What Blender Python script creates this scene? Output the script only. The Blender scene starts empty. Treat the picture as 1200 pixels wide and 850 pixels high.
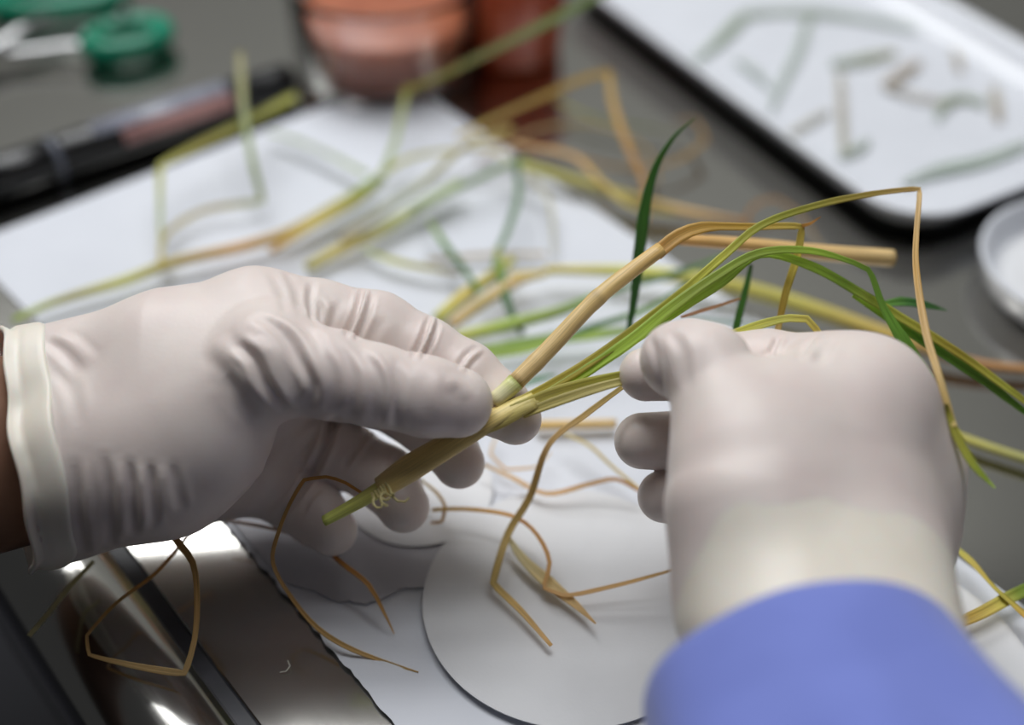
import bpy, bmesh, math, random
import numpy as np
from mathutils import Vector, Matrix, noise
from mathutils.bvhtree import BVHTree

random.seed(7)
S = bpy.context.scene
COL = S.collection

# ------------------------------------------------------------------ camera
FPX = 1500.0                      # focal length in pixels of the 1200 x 850 frame
PITCH = math.radians(42.0)
CAM = np.array([0.0, 0.0, 0.34])
FWD = np.array([0, math.cos(PITCH), -math.sin(PITCH)])
UPV = np.array([0, math.sin(PITCH), math.cos(PITCH)])
RGT = np.array([1.0, 0, 0])
cd = bpy.data.cameras.new('camera')
cam = bpy.data.objects.new('camera', cd)
COL.objects.link(cam)
cam.location = CAM
cam.rotation_euler = (math.radians(90) - PITCH, 0, 0)
cd.sensor_width = 36.0
cd.lens = 36.0 * FPX / 1200.0
cd.clip_start = 0.01
cd.clip_end = 50
cd.dof.use_dof = True
cd.dof.focus_distance = 0.390
cd.dof.aperture_fstop = 2.9
S.camera = cam

# ------------------------------------------------------------------ world, lamps, exposure
w = bpy.data.worlds.new('room_light')
S.world = w
w.use_nodes = True
w.node_tree.nodes['Background'].inputs[0].default_value = (0.95, 0.97, 1.0, 1)
w.node_tree.nodes['Background'].inputs[1].default_value = 0.05

def area(name, loc, rot, sx, sy, power, col):
    l = bpy.data.lights.new(name, 'AREA')
    l.shape = 'RECTANGLE'
    l.size, l.size_y, l.energy, l.color = sx, sy, power, col
    o = bpy.data.objects.new(name, l)
    COL.objects.link(o)
    o.location, o.rotation_euler = loc, rot
    return o
# lamp at the back left, added rear fill lighting the wall, weaker lamp straight above
def aim(o, target):
    o.rotation_euler = (Vector(target) - o.location).to_track_quat('-Z', 'Y').to_euler()
aim(area('lamp_back_left', (-0.46, 1.16, 1.02), (0, 0, 0), 0.62, 0.42, 6.5, (0.97, 0.985, 1.0)), (0.0, 0.35, 0.0))
area('rear_fill', (-0.4, 1.55, 2.95), (0, 0, 0), 2.4, 0.50, 48.0, (0.97, 0.985, 1.0))
area('ceiling_lamp', (0.15, 0.58, 1.75), (0, 0, 0), 1.4, 0.50, 13.0, (0.97, 0.985, 1.0))

S.view_settings.view_transform = 'Standard'
S.view_settings.look = 'None'
S.view_settings.gamma = 1.0
S.view_settings.use_curve_mapping = False
S.view_settings.exposure = -0.17

# ------------------------------------------------------------------ helpers
def ray(x, y):
    return FWD + RGT * (x - 600) / FPX + UPV * (425 - y) / FPX
def W(x, y, d):                   # point at optical depth d
    return CAM + ray(x, y) * d
def T(x, y, z=0.0):               # point on the horizontal plane at height z
    r = ray(x, y)
    return CAM + r * (z - CAM[2]) / r[2]
def Q(p):                         # (x, y, third): third > 0.2 is a depth, otherwise a height above the bench
    return W(*p[:3]) if p[2] > 0.2 else T(*p[:3])

def tag(o, label, cat, group=None, kind=None):
    o['label'] = label
    o['category'] = cat
    if group: o['group'] = group
    if kind: o['kind'] = kind
    return o
def empty(name, loc, label, cat, group=None):
    o = bpy.data.objects.new(name, None)
    o.empty_display_size = 0.01
    COL.objects.link(o)
    o.location = tuple(loc)
    tag(o, label, cat, group)
    return o
def link(name, me, mats, parent=None, smooth=True):
    o = bpy.data.objects.new(name, me)
    COL.objects.link(o)
    for m in (mats if isinstance(mats, (list, tuple)) else [mats]):
        me.materials.append(m)
    if smooth:
        me.polygons.foreach_set('use_smooth', [True] * len(me.polygons))
    if parent is not None:
        o.parent = parent
        o.matrix_parent_inverse = Matrix.Translation(-Vector(parent.location)) if parent.type == 'EMPTY' else Matrix()
    return o
def pydata(name, v, f, mats, parent=None, smooth=True):
    me = bpy.data.meshes.new(name)
    me.from_pydata([tuple(map(float, p)) for p in v], [], f)
    me.update()
    return link(name, me, mats, parent, smooth)

# ------------------------------------------------------------------ materials
def mat(name, base=(0.8, 0.8, 0.8), rough=0.5, metal=0.0, **kw):
    m = bpy.data.materials.new(name)
    m.use_nodes = True
    b = m.node_tree.nodes['Principled BSDF']
    b.inputs['Base Color'].default_value = (*base, 1)
    b.inputs['Roughness'].default_value = rough
    b.inputs['Metallic'].default_value = metal
    for k, v in kw.items():
        b.inputs[k].default_value = v
    return m, m.node_tree, b
def node(nt, typ, **kw):
    n = nt.nodes.new(typ)
    for k, v in kw.items():
        if k in n.inputs: n.inputs[k].default_value = v
        else: setattr(n, k, v)
    return n
def mapped(nt, scale, coord='Object'):
    tc = node(nt, 'ShaderNodeTexCoord')
    mp = node(nt, 'ShaderNodeMapping')
    mp.inputs['Scale'].default_value = scale
    nt.links.new(tc.outputs[coord], mp.inputs['Vector'])
    return mp
def add_bump(nt, b, scale, strength, dist, detail=4, coord='Object'):
    mp = mapped(nt, scale, coord)
    nz = node(nt, 'ShaderNodeTexNoise', Scale=1.0, Detail=detail)
    bp = node(nt, 'ShaderNodeBump', Strength=strength, Distance=dist)
    nt.links.new(mp.outputs[0], nz.inputs['Vector'])
    nt.links.new(nz.outputs['Fac'], bp.inputs['Height'])
    nt.links.new(bp.outputs[0], b.inputs['Normal'])
    return nz
def mottle(nt, b, scale, c1, c2, lo=0.35, hi=0.65, detail=3, coord='Object'):
    mp = mapped(nt, scale, coord)
    nz = node(nt, 'ShaderNodeTexNoise', Scale=1.0, Detail=detail)
    rp = node(nt, 'ShaderNodeValToRGB')
    rp.color_ramp.elements[0].position, rp.color_ramp.elements[1].position = lo, hi
    rp.color_ramp.elements[0].color, rp.color_ramp.elements[1].color = (*c1, 1), (*c2, 1)
    nt.links.new(mp.outputs[0], nz.inputs['Vector'])
    nt.links.new(nz.outputs['Fac'], rp.inputs['Fac'])
    nt.links.new(rp.outputs[0], b.inputs['Base Color'])

M = {}
m, nt, b = mat('latex', rough=0.42)
mottle(nt, b, (55, 55, 55), (0.74, 0.635, 0.595), (0.785, 0.70, 0.65), 0.35, 0.7, 5)
b.inputs['Subsurface Weight'].default_value = 0.25
b.inputs['Subsurface Radius'].default_value = (0.9, 0.55, 0.4)
b.inputs['Subsurface Scale'].default_value = 0.003
b.inputs['Specular IOR Level'].default_value = 0.45
add_bump(nt, b, (900, 900, 900), 0.10, 0.0004)
M['latex'] = m
m, nt, b = mat('latex_cuff', rough=0.4)
mottle(nt, b, (60, 60, 60), (0.80, 0.735, 0.63), (0.84, 0.785, 0.69))
b.inputs['Subsurface Weight'].default_value = 0.2
b.inputs['Subsurface Scale'].default_value = 0.003
M['cuff'] = m
m, nt, b = mat('skin', rough=0.55)
mottle(nt, b, (60, 60, 60), (0.19, 0.095, 0.055), (0.25, 0.13, 0.08))
b.inputs['Subsurface Weight'].default_value = 0.1
b.inputs['Subsurface Scale'].default_value = 0.004
add_bump(nt, b, (500, 500, 500), 0.2, 0.0004)
M['skin'] = m
m, nt, b = mat('blue_cloth', rough=0.85)
mottle(nt, b, (30, 30, 30), (0.155, 0.200, 0.56), (0.180, 0.230, 0.62))
b.inputs['Sheen Weight'].default_value = 0.25
add_bump(nt, b, (1500, 1500, 1500), 0.2, 0.0003, 2)
M['cloth'] = m
m, nt, b = mat('paper', rough=0.75)
mottle(nt, b, (25, 25, 25), (0.68, 0.70, 0.755), (0.71, 0.73, 0.785))
add_bump(nt, b, (700, 700, 700), 0.12, 0.0003)
M['paper'] = m
m, nt, b = mat('filter_paper', rough=0.85)
mottle(nt, b, (40, 40, 40), (0.70, 0.705, 0.72), (0.74, 0.745, 0.76))
add_bump(nt, b, (1200, 1200, 1200), 0.15, 0.0003)
M['filter'] = m
m, nt, b = mat('grey_paper', rough=0.5)
mottle(nt, b, (40, 40, 40), (0.44, 0.44, 0.48), (0.50, 0.50, 0.54))
M['greyish'] = m
m, nt, b = mat('brushed_steel', (0.50, 0.49, 0.46), 0.20, 1.0)
mp = mapped(nt, (12, 2500, 900))
nz = node(nt, 'ShaderNodeTexNoise', Scale=1.0, Detail=4)
mr = node(nt, 'ShaderNodeMapRange')
mr.inputs['To Min'].default_value, mr.inputs['To Max'].default_value = 0.12, 0.18
bp = node(nt, 'ShaderNodeBump', Strength=0.04, Distance=0.0001)
nt.links.new(mp.outputs[0], nz.inputs['Vector'])
nt.links.new(nz.outputs['Fac'], mr.inputs['Value'])
nt.links.new(mr.outputs[0], b.inputs['Roughness'])
nt.links.new(nz.outputs['Fac'], bp.inputs['Height'])
nt.links.new(bp.outputs[0], b.inputs['Normal'])
M['steel'] = m
m, nt, b = mat('chrome', (0.34, 0.34, 0.34), 0.3, 1.0); M['chrome'] = m
m, nt, b = mat('grey_rubber', rough=0.45)
mottle(nt, b, (80, 80, 80), (0.035, 0.036, 0.042), (0.05, 0.05, 0.06)); M['rubber'] = m
m, nt, b = mat('enamel', rough=0.18)
mottle(nt, b, (30, 30, 30), (0.70, 0.72, 0.77), (0.73, 0.75, 0.80))
b.inputs['Coat Weight'].default_value = 0.3
M['enamel'] = m
m, nt, b = mat('tray_shade', (0.02, 0.021, 0.024), 0.3); M['tray_shade'] = m  # near-black colour for the shade painted low on the tray's outside
m, nt, b = mat('black_plastic', (0.006, 0.006, 0.007), 0.28); M['black'] = m
m, nt, b = mat('pen_grey', rough=0.3)
mottle(nt, b, (90, 90, 90), (0.10, 0.11, 0.14), (0.16, 0.17, 0.21)); M['pen_grey'] = m
m, nt, b = mat('pen_label', rough=0.3)
mottle(nt, b, (90, 90, 90), (0.24, 0.25, 0.30), (0.32, 0.33, 0.40)); M['pen_label'] = m
m, nt, b = mat('pen_pink', rough=0.4)
mottle(nt, b, (200, 200, 200), (0.44, 0.23, 0.22), (0.52, 0.29, 0.27)); M['pen_pink'] = m
m, nt, b = mat('green_plastic', rough=0.3)
mottle(nt, b, (30, 30, 30), (0.0, 0.21, 0.115), (0.0, 0.26, 0.15)); M['green_plastic'] = m
m, nt, b = mat('orange_plastic', rough=0.35)
mottle(nt, b, (30, 30, 30), (0.55, 0.075, 0.022), (0.66, 0.11, 0.032)); M['orange'] = m
m, nt, b = mat('amber_fill', rough=0.35)
mottle(nt, b, (45, 45, 45), (0.30, 0.075, 0.032), (0.42, 0.13, 0.06)); M['amber'] = m
m, nt, b = mat('glass', (0.93, 0.90, 0.88), 0.05)
b.inputs['Transmission Weight'].default_value = 1.0
b.inputs['IOR'].default_value = 1.45
M['glass'] = m
m, nt, b = mat('dark_floor', rough=0.6)
mottle(nt, b, (4, 4, 4), (0.012, 0.012, 0.018), (0.018, 0.018, 0.026)); M['floor'] = m

m, nt, b = mat('wall_paint', rough=0.7)
mottle(nt, b, (3, 3, 3), (0.74, 0.74, 0.70), (0.78, 0.78, 0.74)); M['wall'] = m

def leaf_material(name, rough, trans):
    m, nt, b = mat(name, rough=rough)
    at = node(nt, 'ShaderNodeAttribute', attribute_name='tint')
    st = node(nt, 'ShaderNodeAttribute', attribute_name='along')
    mp = node(nt, 'ShaderNodeMapping')
    mp.inputs['Scale'].default_value = (60, 3500, 1)
    nz = node(nt, 'ShaderNodeTexNoise', Scale=1.0, Detail=3)
    mr = node(nt, 'ShaderNodeMapRange')
    mr.inputs['From Min'].default_value, mr.inputs['From Max'].default_value = 0.3, 0.7
    mr.inputs['To Min'].default_value, mr.inputs['To Max'].default_value = 0.72, 1.2
    mx = node(nt, 'ShaderNodeVectorMath', operation='MULTIPLY')
    nt.links.new(st.outputs['Vector'], mp.inputs['Vector'])
    nt.links.new(mp.outputs[0], nz.inputs['Vector'])
    nt.links.new(nz.outputs['Fac'], mr.inputs['Value'])
    nt.links.new(at.outputs['Color'], mx.inputs[0])
    nt.links.new(mr.outputs[0], mx.inputs[1])
    nt.links.new(mx.outputs[0], b.inputs['Base Color'])
    bp = node(nt, 'ShaderNodeBump', Strength=0.35, Distance=0.0003)
    nt.links.new(nz.outputs['Fac'], bp.inputs['Height'])
    nt.links.new(bp.outputs[0], b.inputs['Normal'])
    tr = node(nt, 'ShaderNodeBsdfTranslucent')
    nt.links.new(mx.outputs[0], tr.inputs['Color'])
    ms = node(nt, 'ShaderNodeMixShader', Fac=trans)
    out = nt.nodes['Material Output']
    nt.links.new(b.outputs[0], ms.inputs[1])
    nt.links.new(tr.outputs[0], ms.inputs[2])
    nt.links.new(ms.outputs[0], out.inputs['Surface'])
    return m
M['leaf'] = leaf_material('leaf_blade', 0.45, 0.36)
M['stem'] = leaf_material('leaf_stem', 0.40, 0.06)

# ------------------------------------------------------------------ bench and floor
E1 = np.array([0.627, -0.779, 0.0]); E1 /= np.linalg.norm(E1)      # along the front edge
E2 = np.array([-E1[1], E1[0], 0.0])                                 # inwards, away from the edge
BROT = math.atan2(E1[1], E1[0])
def B(t, s, z=0.0):
    return E1 * t + E2 * s + np.array([0, 0, z])
bench = empty('workbench', (0, 0, -0.03), 'brushed stainless steel workbench with rounded front edge and dark seam strip', 'workbench')
def profile_extrude(name, prof, t0, t1, material, parent):
    """closed profile of (s, z) in bench coordinates, extruded along the edge direction; local x runs along the edge"""
    n = len(prof)
    v = [(t0, s, z) for s, z in prof] + [(t1, s, z) for s, z in prof]
    f = [(i, (i + 1) % n, n + (i + 1) % n, n + i) for i in range(n)] + [tuple(range(n - 1, -1, -1)), tuple(range(n, 2 * n))]
    me = bpy.data.meshes.new(name)
    me.from_pydata(v, [], f)
    bm = bmesh.new(); bm.from_mesh(me); bmesh.ops.recalc_face_normals(bm, faces=bm.faces); bm.to_mesh(me); bm.free()
    o = bpy.data.objects.new(name, me)
    COL.objects.link(o)
    me.materials.append(material)
    o.parent = parent
    o.matrix_parent_inverse = Matrix.Translation(-Vector(parent.location))
    o.rotation_euler = (0, 0, BROT)
    return o
rail = [(0.0690, 0.0), (0.056, 0.0)]
for k in range(1, 15):
    a = math.radians(90 + 90 * k / 14)
    rail.append((0.056 + 0.024 * math.cos(a), -0.024 + 0.024 * math.sin(a)))
rail += [(0.032, -0.06), (0.036, -0.06), (0.036, -0.03), (0.060, -0.008), (0.0690, -0.008)]
o = profile_extrude('front_rail', rail, -1.1, 0.5, M['steel'], bench)
for p in o.data.polygons:
    p.use_smooth = len(p.vertices) == 4
strip = [(0.0690, -0.006), (0.0690, -0.0009), (0.0697, -0.0002), (0.0741, -0.0002), (0.0748, -0.0009), (0.0748, -0.006)]
profile_extrude('seam_strip', strip, -1.1, 0.5, M['rubber'], bench)
panel = [(0.0748, -0.008), (0.0748, -0.0005), (0.0753, 0.0), (1.15, 0.0), (1.15, -0.008)]
profile_extrude('top_panel', panel, -1.1, 0.5, M['steel'], bench)
fl = pydata('floor', [(-3, -3, -0.9), (3, -3, -0.9), (3, 4, -0.9), (-3, 4, -0.9)], [(0, 1, 2, 3)], M['floor'], smooth=False)
fl['kind'] = 'structure'
wl = pydata('reflection_wall', [(-3, 2.1, -0.9), (3, 2.1, -0.9), (3, 2.1, 2.35), (-3, 2.1, 2.35), (-3, 2.2, -0.9), (3, 2.2, -0.9), (3, 2.2, 2.35), (-3, 2.2, 2.35)],  # unseen wall, added to give the steel a grey reflection
            [(0, 1, 2, 3), (7, 6, 5, 4), (0, 4, 5, 1), (3, 2, 6, 7), (1, 5, 6, 2), (0, 3, 7, 4)], M['wall'], smooth=False)
wl['kind'] = 'structure'

# ------------------------------------------------------------------ papers
def wob(x, y, sc, seed):
    return noise.noise(Vector((x * sc, y * sc, seed)))
def sharp(o):
    e = o.modifiers.new('split', 'EDGE_SPLIT'); e.split_angle = math.radians(40)
def sheet(name, corner, du, dv, lu, lv, z, amp, material, label, seed, torn=(), round_corner=0.0, curl=0.0, taper=0.0, nu=70, nv=90):
    """rectangular sheet as a solid grid; torn lists the sides (u0,u1,v0,v1) with a ragged edge"""
    v, f = [], []
    for j in range(nv + 1):
        for i in range(nu + 1):
            a, c = i / nu, j / nv
            x, y = a * (lu - taper * c), c * lv
            if round_corner:
                r = round_corner                                   # a corner squeezed to an arc
                if x < r and y < r:
                    dx, dy = (r - x) / r, (r - y) / r
                    mx_, ln = max(dx, dy), math.hypot(dx, dy)
                    if ln > 0:
                        x, y = r - dx / ln * mx_ * r, r - dy / ln * mx_ * r
            if 'u0' in torn and i == 0: x += 0.0012 * wob(0, y, 140, seed) + 0.0010 * wob(0, y, 420, seed + 3)
            if 'v1' in torn and j == nv: y += 0.0015 * wob(x, 0, 140, seed) + 0.0010 * wob(x, 0, 420, seed + 3)
            p = np.array(corner) + du * x + dv * y
            zz = z + amp * (0.5 + 0.5 * wob(p[0], p[1], 14, seed)) + curl * max(0, 1 - math.hypot(x, y) / 0.05) ** 2
            v.append((p[0], p[1], zz))
    n = nu + 1
    for j in range(nv):
        for i in range(nu):
            f.append((j * n + i, j * n + i + 1, (j + 1) * n + i + 1, (j + 1) * n + i))
    o = pydata(name, v, f, material)
    md = o.modifiers.new('thickness', 'SOLIDIFY'); md.thickness = 0.00018; md.offset = 1; sharp(o)
    tag(o, label, 'paper')
    return o
c0 = T(470, 92)
# far sheet: corner at the back, short side to the left, long side towards the camera
sheet('paper_sheet', (c0[0], c0[1], 0), -E2, E1, 0.236, 0.285, 0.0003, 0.0010, M['paper'],
      'large white paper sheet with a rounded far corner, lying beneath the blurred stalks', 1.7, round_corner=0.022, curl=0.004, taper=0.018)
b0 = B(-0.300, 0.106)
sheet('paper_sheet', (b0[0], b0[1], 0), E2, E1, 0.185, 0.30, 0.0016, 0.0006, M['paper'],
      'white paper sheet with a ragged left edge beside the dark steel', 5.1, torn=('u0',), nu=60, nv=120)

def disc(name, c, r, z, amp, material, label, seed, tilt=(0, 0)):
    v, f = [(c[0], c[1], z)], []
    NR, NA = 10, 96
    for k in range(1, NR + 1):
        for q in range(NA):
            a = 2 * math.pi * q / NA
            x, y = r * k / NR * math.cos(a), r * k / NR * math.sin(a)
            v.append((c[0] + x, c[1] + y, z + amp * wob(x, y, 22, seed) * (k / NR) + tilt[0] * x + tilt[1] * y))
    for q in range(NA):
        f.append((0, 1 + q, 1 + (q + 1) % NA))
    for k in range(NR - 1):
        for q in range(NA):
            a, b_ = 1 + k * NA + q, 1 + k * NA + (q + 1) % NA
            f.append((a, a + NA, b_ + NA, b_))
    o = pydata(name, v, f, material)
    md = o.modifiers.new('thickness', 'SOLIDIFY'); md.thickness = 0.0003; md.offset = 1; sharp(o)
    tag(o, label, 'filter paper')
    return o
d1 = T(655, 700)
disc('filter_paper', T(668, 712), 0.048, 0.0042, 0.0007, M['filter'], 'round white filter paper in the foreground under the dry leaf pieces', 2.0, (-0.008, 0.0))
disc('filter_paper', T(492, 582), 0.026, 0.0037, 0.0006, M['filter'], 'small shaded round filter paper beneath the curled fingertips', 3.0)
disc('filter_paper', T(1042, 800), 0.045, 0.0040, 0.0010, M['filter'], 'round filter paper beside the blue sleeve at right', 4.4)
# torn grey scrap between sheet and discs
v = []
top = [(262, 598), (330, 590), (400, 585), (520, 600), (560, 650)]
low = [(500, 690), (470, 690), (450, 702), (430, 709), (410, 705), (395, 706), (372, 694), (352, 688), (332, 682), (318, 668), (290, 634)]
fine = []
for i in range(len(low) - 1):
    for k in range(6):
        a = k / 6
        x = low[i][0] * (1 - a) + low[i + 1][0] * a
        y = low[i][1] * (1 - a) + low[i + 1][1] * a
        fine.append((x + random.uniform(-1.5, 1.5), y + random.uniform(-1.6, 1.6)))
pts = [T(x, y, 0.0027) for x, y in top + fine]
o = pydata('paper_scrap', pts, [tuple(range(len(pts)))], M['greyish'], smooth=False)
bm = bmesh.new(); bm.from_mesh(o.data); bmesh.ops.recalc_face_normals(bm, faces=bm.faces)
if list(bm.faces)[0].normal.z < 0: bmesh.ops.reverse_faces(bm, faces=bm.faces)
bm.to_mesh(o.data); bm.free()
md = o.modifiers.new('thickness', 'SOLIDIFY'); md.thickness = 0.0002; md.offset = 1
tag(o, 'grey paper scrap with a torn edge below the curled little finger', 'paper')

# ------------------------------------------------------------------ lathe / tube helpers
def lathe(name, prof, c, material, parent=None, n=64, sx=1.0, sy=1.0):
    v, f = [], []
    for r, z in prof:
        for q in range(n):
            a = 2 * math.pi * q / n
            v.append((c[0] + r * sx * math.cos(a), c[1] + r * sy * math.sin(a), c[2] + z))
    L = len(prof)
    for k in range(L - 1):
        for q in range(n):
            f.append((k * n + q, k * n + (q + 1) % n, (k + 1) * n + (q + 1) % n, (k + 1) * n + q))
    f.append(tuple(range(n - 1, -1, -1)))
    f.append(tuple((L - 1) * n + q for q in range(n)))
    o = pydata(name, v, f, material, parent)
    bm = bmesh.new(); bm.from_mesh(o.data); bmesh.ops.recalc_face_normals(bm, faces=bm.faces); bm.to_mesh(o.data); bm.free()
    return o
def catmull(P, per=0.003, kink=48):
    P = [np.array(p, float) for p in P]
    out = [P[0]]
    for i in range(1, len(P) - 1):                                 # tighten sharp bends
        a, c = P[i] - P[i - 1], P[i + 1] - P[i]
        la, lc = np.linalg.norm(a), np.linalg.norm(c)
        ang = math.degrees(math.acos(max(-1, min(1, float(a @ c) / (la * lc + 1e-12)))))
        if ang > kink:
            e = min(0.0025, la * 0.3, lc * 0.3)
            out += [P[i] - a / la * e, P[i] + (c / lc - a / la) * e * 0.12, P[i] + c / lc * e]
        else:
            out.append(P[i])
    out.append(P[-1])
    P = out
    ext = [2 * P[0] - P[1]] + P + [2 * P[-1] - P[-2]]
    res = []
    for i in range(1, len(ext) - 2):
        p0, p1, p2, p3 = ext[i - 1:i + 3]
        k = [0.0]
        for a, c in ((p0, p1), (p1, p2), (p2, p3)):
            k.append(k[-1] + max(np.linalg.norm(c - a) ** 0.5, 1e-5))
        n = max(1, int(np.linalg.norm(p2 - p1) / per))
        for s in range(n):
            t = k[1] + (k[2] - k[1]) * s / n
            A1 = (k[1] - t) / (k[1] - k[0]) * p0 + (t - k[0]) / (k[1] - k[0]) * p1
            A2 = (k[2] - t) / (k[2] - k[1]) * p1 + (t - k[1]) / (k[2] - k[1]) * p2
            A3 = (k[3] - t) / (k[3] - k[2]) * p2 + (t - k[2]) / (k[3] - k[2]) * p3
            B1 = (k[2] - t) / (k[2] - k[0]) * A1 + (t - k[0]) / (k[2] - k[0]) * A2
            B2 = (k[3] - t) / (k[3] - k[1]) * A2 + (t - k[1]) / (k[3] - k[1]) * A3
            res.append((k[2] - t) / (k[2] - k[1]) * B1 + (t - k[1]) / (k[2] - k[1]) * B2)
    res.append(P[-1])
    return np.array(res)
def arclen(P):
    return np.concatenate([[0], np.cumsum(np.linalg.norm(np.diff(P, axis=0), axis=1))])
def stops(s, keys):
    """piecewise-linear over evenly spaced keys"""
    keys = np.array(keys, float)
    x = np.linspace(0, 1, len(keys))
    if keys.ndim == 1:
        return np.interp(s, x, keys)
    return np.stack([np.interp(s, x, keys[:, q]) for q in range(keys.shape[1])], 1)

GREEN = (0.15, 0.32, 0.035); DKGREEN = (0.04, 0.15, 0.03); BRIGHT = (0.36, 0.50, 0.06)
PALEGREEN = (0.44, 0.52, 0.26); YGREEN = (0.52, 0.52, 0.09); YELLOW = (0.68, 0.55, 0.13)
STRAW = (0.76, 0.54, 0.24); TAN = (0.68, 0.44, 0.17); ORANGE = (0.58, 0.31, 0.07); BROWN = (0.36, 0.18, 0.06)
OLIVE = (0.38, 0.34, 0.05); CREAM = (0.76, 0.70, 0.42); GREYG = (0.48, 0.52, 0.42); ASH = (0.46, 0.41, 0.31)

TINT = 1.5
def set_attr(me, col, along):
    col = col * TINT + 0.02
    col = col * np.minimum(1.0, 0.80 / col.max(1))[:, None]
    a = me.attributes.new('tint', 'FLOAT_COLOR', 'POINT')
    a.data.foreach_set('color', np.concatenate([col, np.ones((len(col), 1))], 1).astype(np.float32).ravel())
    c = me.attributes.new('along', 'FLOAT_VECTOR', 'POINT')
    c.data.foreach_set('vector', along.astype(np.float32).ravel())

def blade(pts, width, cols, parent=None, name='leaf', hint=(0, -0.35, 0.94), fold=0.35, twist=(0.0, 0.0), thick=0.00022, raw=False):
    """a grass blade: folded ribbon with thickness. width in mm, list along the length; hint is the blade's up side"""
    P = catmull(pts if raw else [Q(p) for p in pts])
    L = arclen(P); s = L / L[-1]
    wd = stops(s, width) * 0.0005
    cc = stops(s, cols) if len(cols) > 1 else np.repeat(np.array(cols, float), len(s), 0)
    tw = np.interp(s, np.linspace(0, 1, len(twist)), twist)
    ring = [-1, -0.5, 0, 0.5, 1]
    v, col, al = [], [], []
    prev = None
    for i in range(len(P)):
        t = P[min(i + 1, len(P) - 1)] - P[max(i - 1, 0)]
        t = t / (np.linalg.norm(t) + 1e-12)
        sd = np.cross(t, hint)
        if prev is not None:
            if np.linalg.norm(sd) < 0.35: sd = prev - t * (prev @ t)
            elif sd @ prev < 0: sd = -sd
        sd = sd / (np.linalg.norm(sd) + 1e-12)
        if prev is not None:
            sd = sd * 0.5 + prev * 0.5
            sd -= t * (sd @ t)
            sd /= np.linalg.norm(sd) + 1e-12
        prev = sd
        n = np.cross(sd, t)
        if n @ np.array(hint) < 0: n = -n
        ca, sa = math.cos(tw[i]), math.sin(tw[i])
        u2, n2 = sd * ca + n * sa, n * ca - sd * sa
        jit = 1 + 0.06 * wob(L[i], 0, 300, float(P[0][0]) * 50)
        for k in ring:
            v.append(P[i] + u2 * k * wd[i] * jit + n2 * fold * abs(k) * wd[i]); 
            col.append(cc[i] * (1.0 if abs(k) < 0.9 else 0.92)); al.append((L[i], k * wd[i] + float(P[0][0]) * 3, float(P[0][1]) * 7))
        for k in reversed(ring):
            v.append(P[i] + u2 * k * wd[i] * jit + n2 * (fold * abs(k) * wd[i] - thick)); col.append(cc[i]); al.append((L[i], k * wd[i] + float(P[0][0]) * 3, 0))
    R_ = 10
    f = []
    for i in range(len(P) - 1):
        for q in range(R_):
            f.append((i * R_ + q, i * R_ + (q + 1) % R_, (i + 1) * R_ + (q + 1) % R_, (i + 1) * R_ + q))
    e = (len(P) - 1) * R_
    f += [tuple(range(R_)), tuple(e + q for q in range(R_ - 1, -1, -1))]
    me = bpy.data.meshes.new(name)
    me.from_pydata([tuple(p) for p in v], [], f)
    set_attr(me, np.array(col), np.array(al))
    return link(name, me, M['leaf'], parent)

def culm(pts, rad, cols, parent=None, name='stem', nodes=(), raw=False, flat=1.0, rag=0.0):
    """a round stalk with optional nodes (fractions) and cut ends; rad in mm along the length"""
    P = catmull(pts if raw else [Q(p) for p in pts], 0.002)
    L = arclen(P); s = L / L[-1]
    rd = stops(s, rad) * 0.001
    for q in nodes: rd = rd * (1 + 0.06 * np.exp(-((s - q) * L[-1] / 0.0013) ** 2))
    cc = stops(s, cols) if len(cols) > 1 else np.repeat(np.array(cols, float), len(s), 0)
    NR = 14
    v, col, al = [], [], []
    for i in range(len(P)):
        t = P[min(i + 1, len(P) - 1)] - P[max(i - 1, 0)]
        t = t / (np.linalg.norm(t) + 1e-12)
        sd = np.cross(t, (0.1, 0.2, 0.97)); sd /= np.linalg.norm(sd) + 1e-12
        n = np.cross(sd, t)
        for q in range(NR):
            a = 2 * math.pi * q / NR
            r = rd[i] * (1 + 0.05 * math.sin(3 * a + 1) + 0.03 * math.sin(7 * a))
            v.append(P[i] + sd * math.cos(a) * r + n * math.sin(a) * r * flat)
            nd = min([1.0] + [abs(s[i] - k) * L[-1] / 0.0012 for k in nodes])
            col.append(cc[i] * (0.62 + 0.38 * nd)); al.append((L[i], a * rd[i] * 0.7 + float(P[0][0]) * 3, 0))
    f = []
    for i in range(len(P) - 1):
        for q in range(NR):
            f.append((i * NR + q, i * NR + (q + 1) % NR, (i + 1) * NR + (q + 1) % NR, (i + 1) * NR + q))
    e = (len(P) - 1) * NR
    f += [tuple(range(NR - 1, -1, -1)), tuple(e + q for q in range(NR))]
    me = bpy.data.meshes.new(name)
    me.from_pydata([tuple(p) for p in v], [], f)
    set_attr(me, np.array(col), np.array(al))
    return link(name, me, M['stem'], parent)

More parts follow.
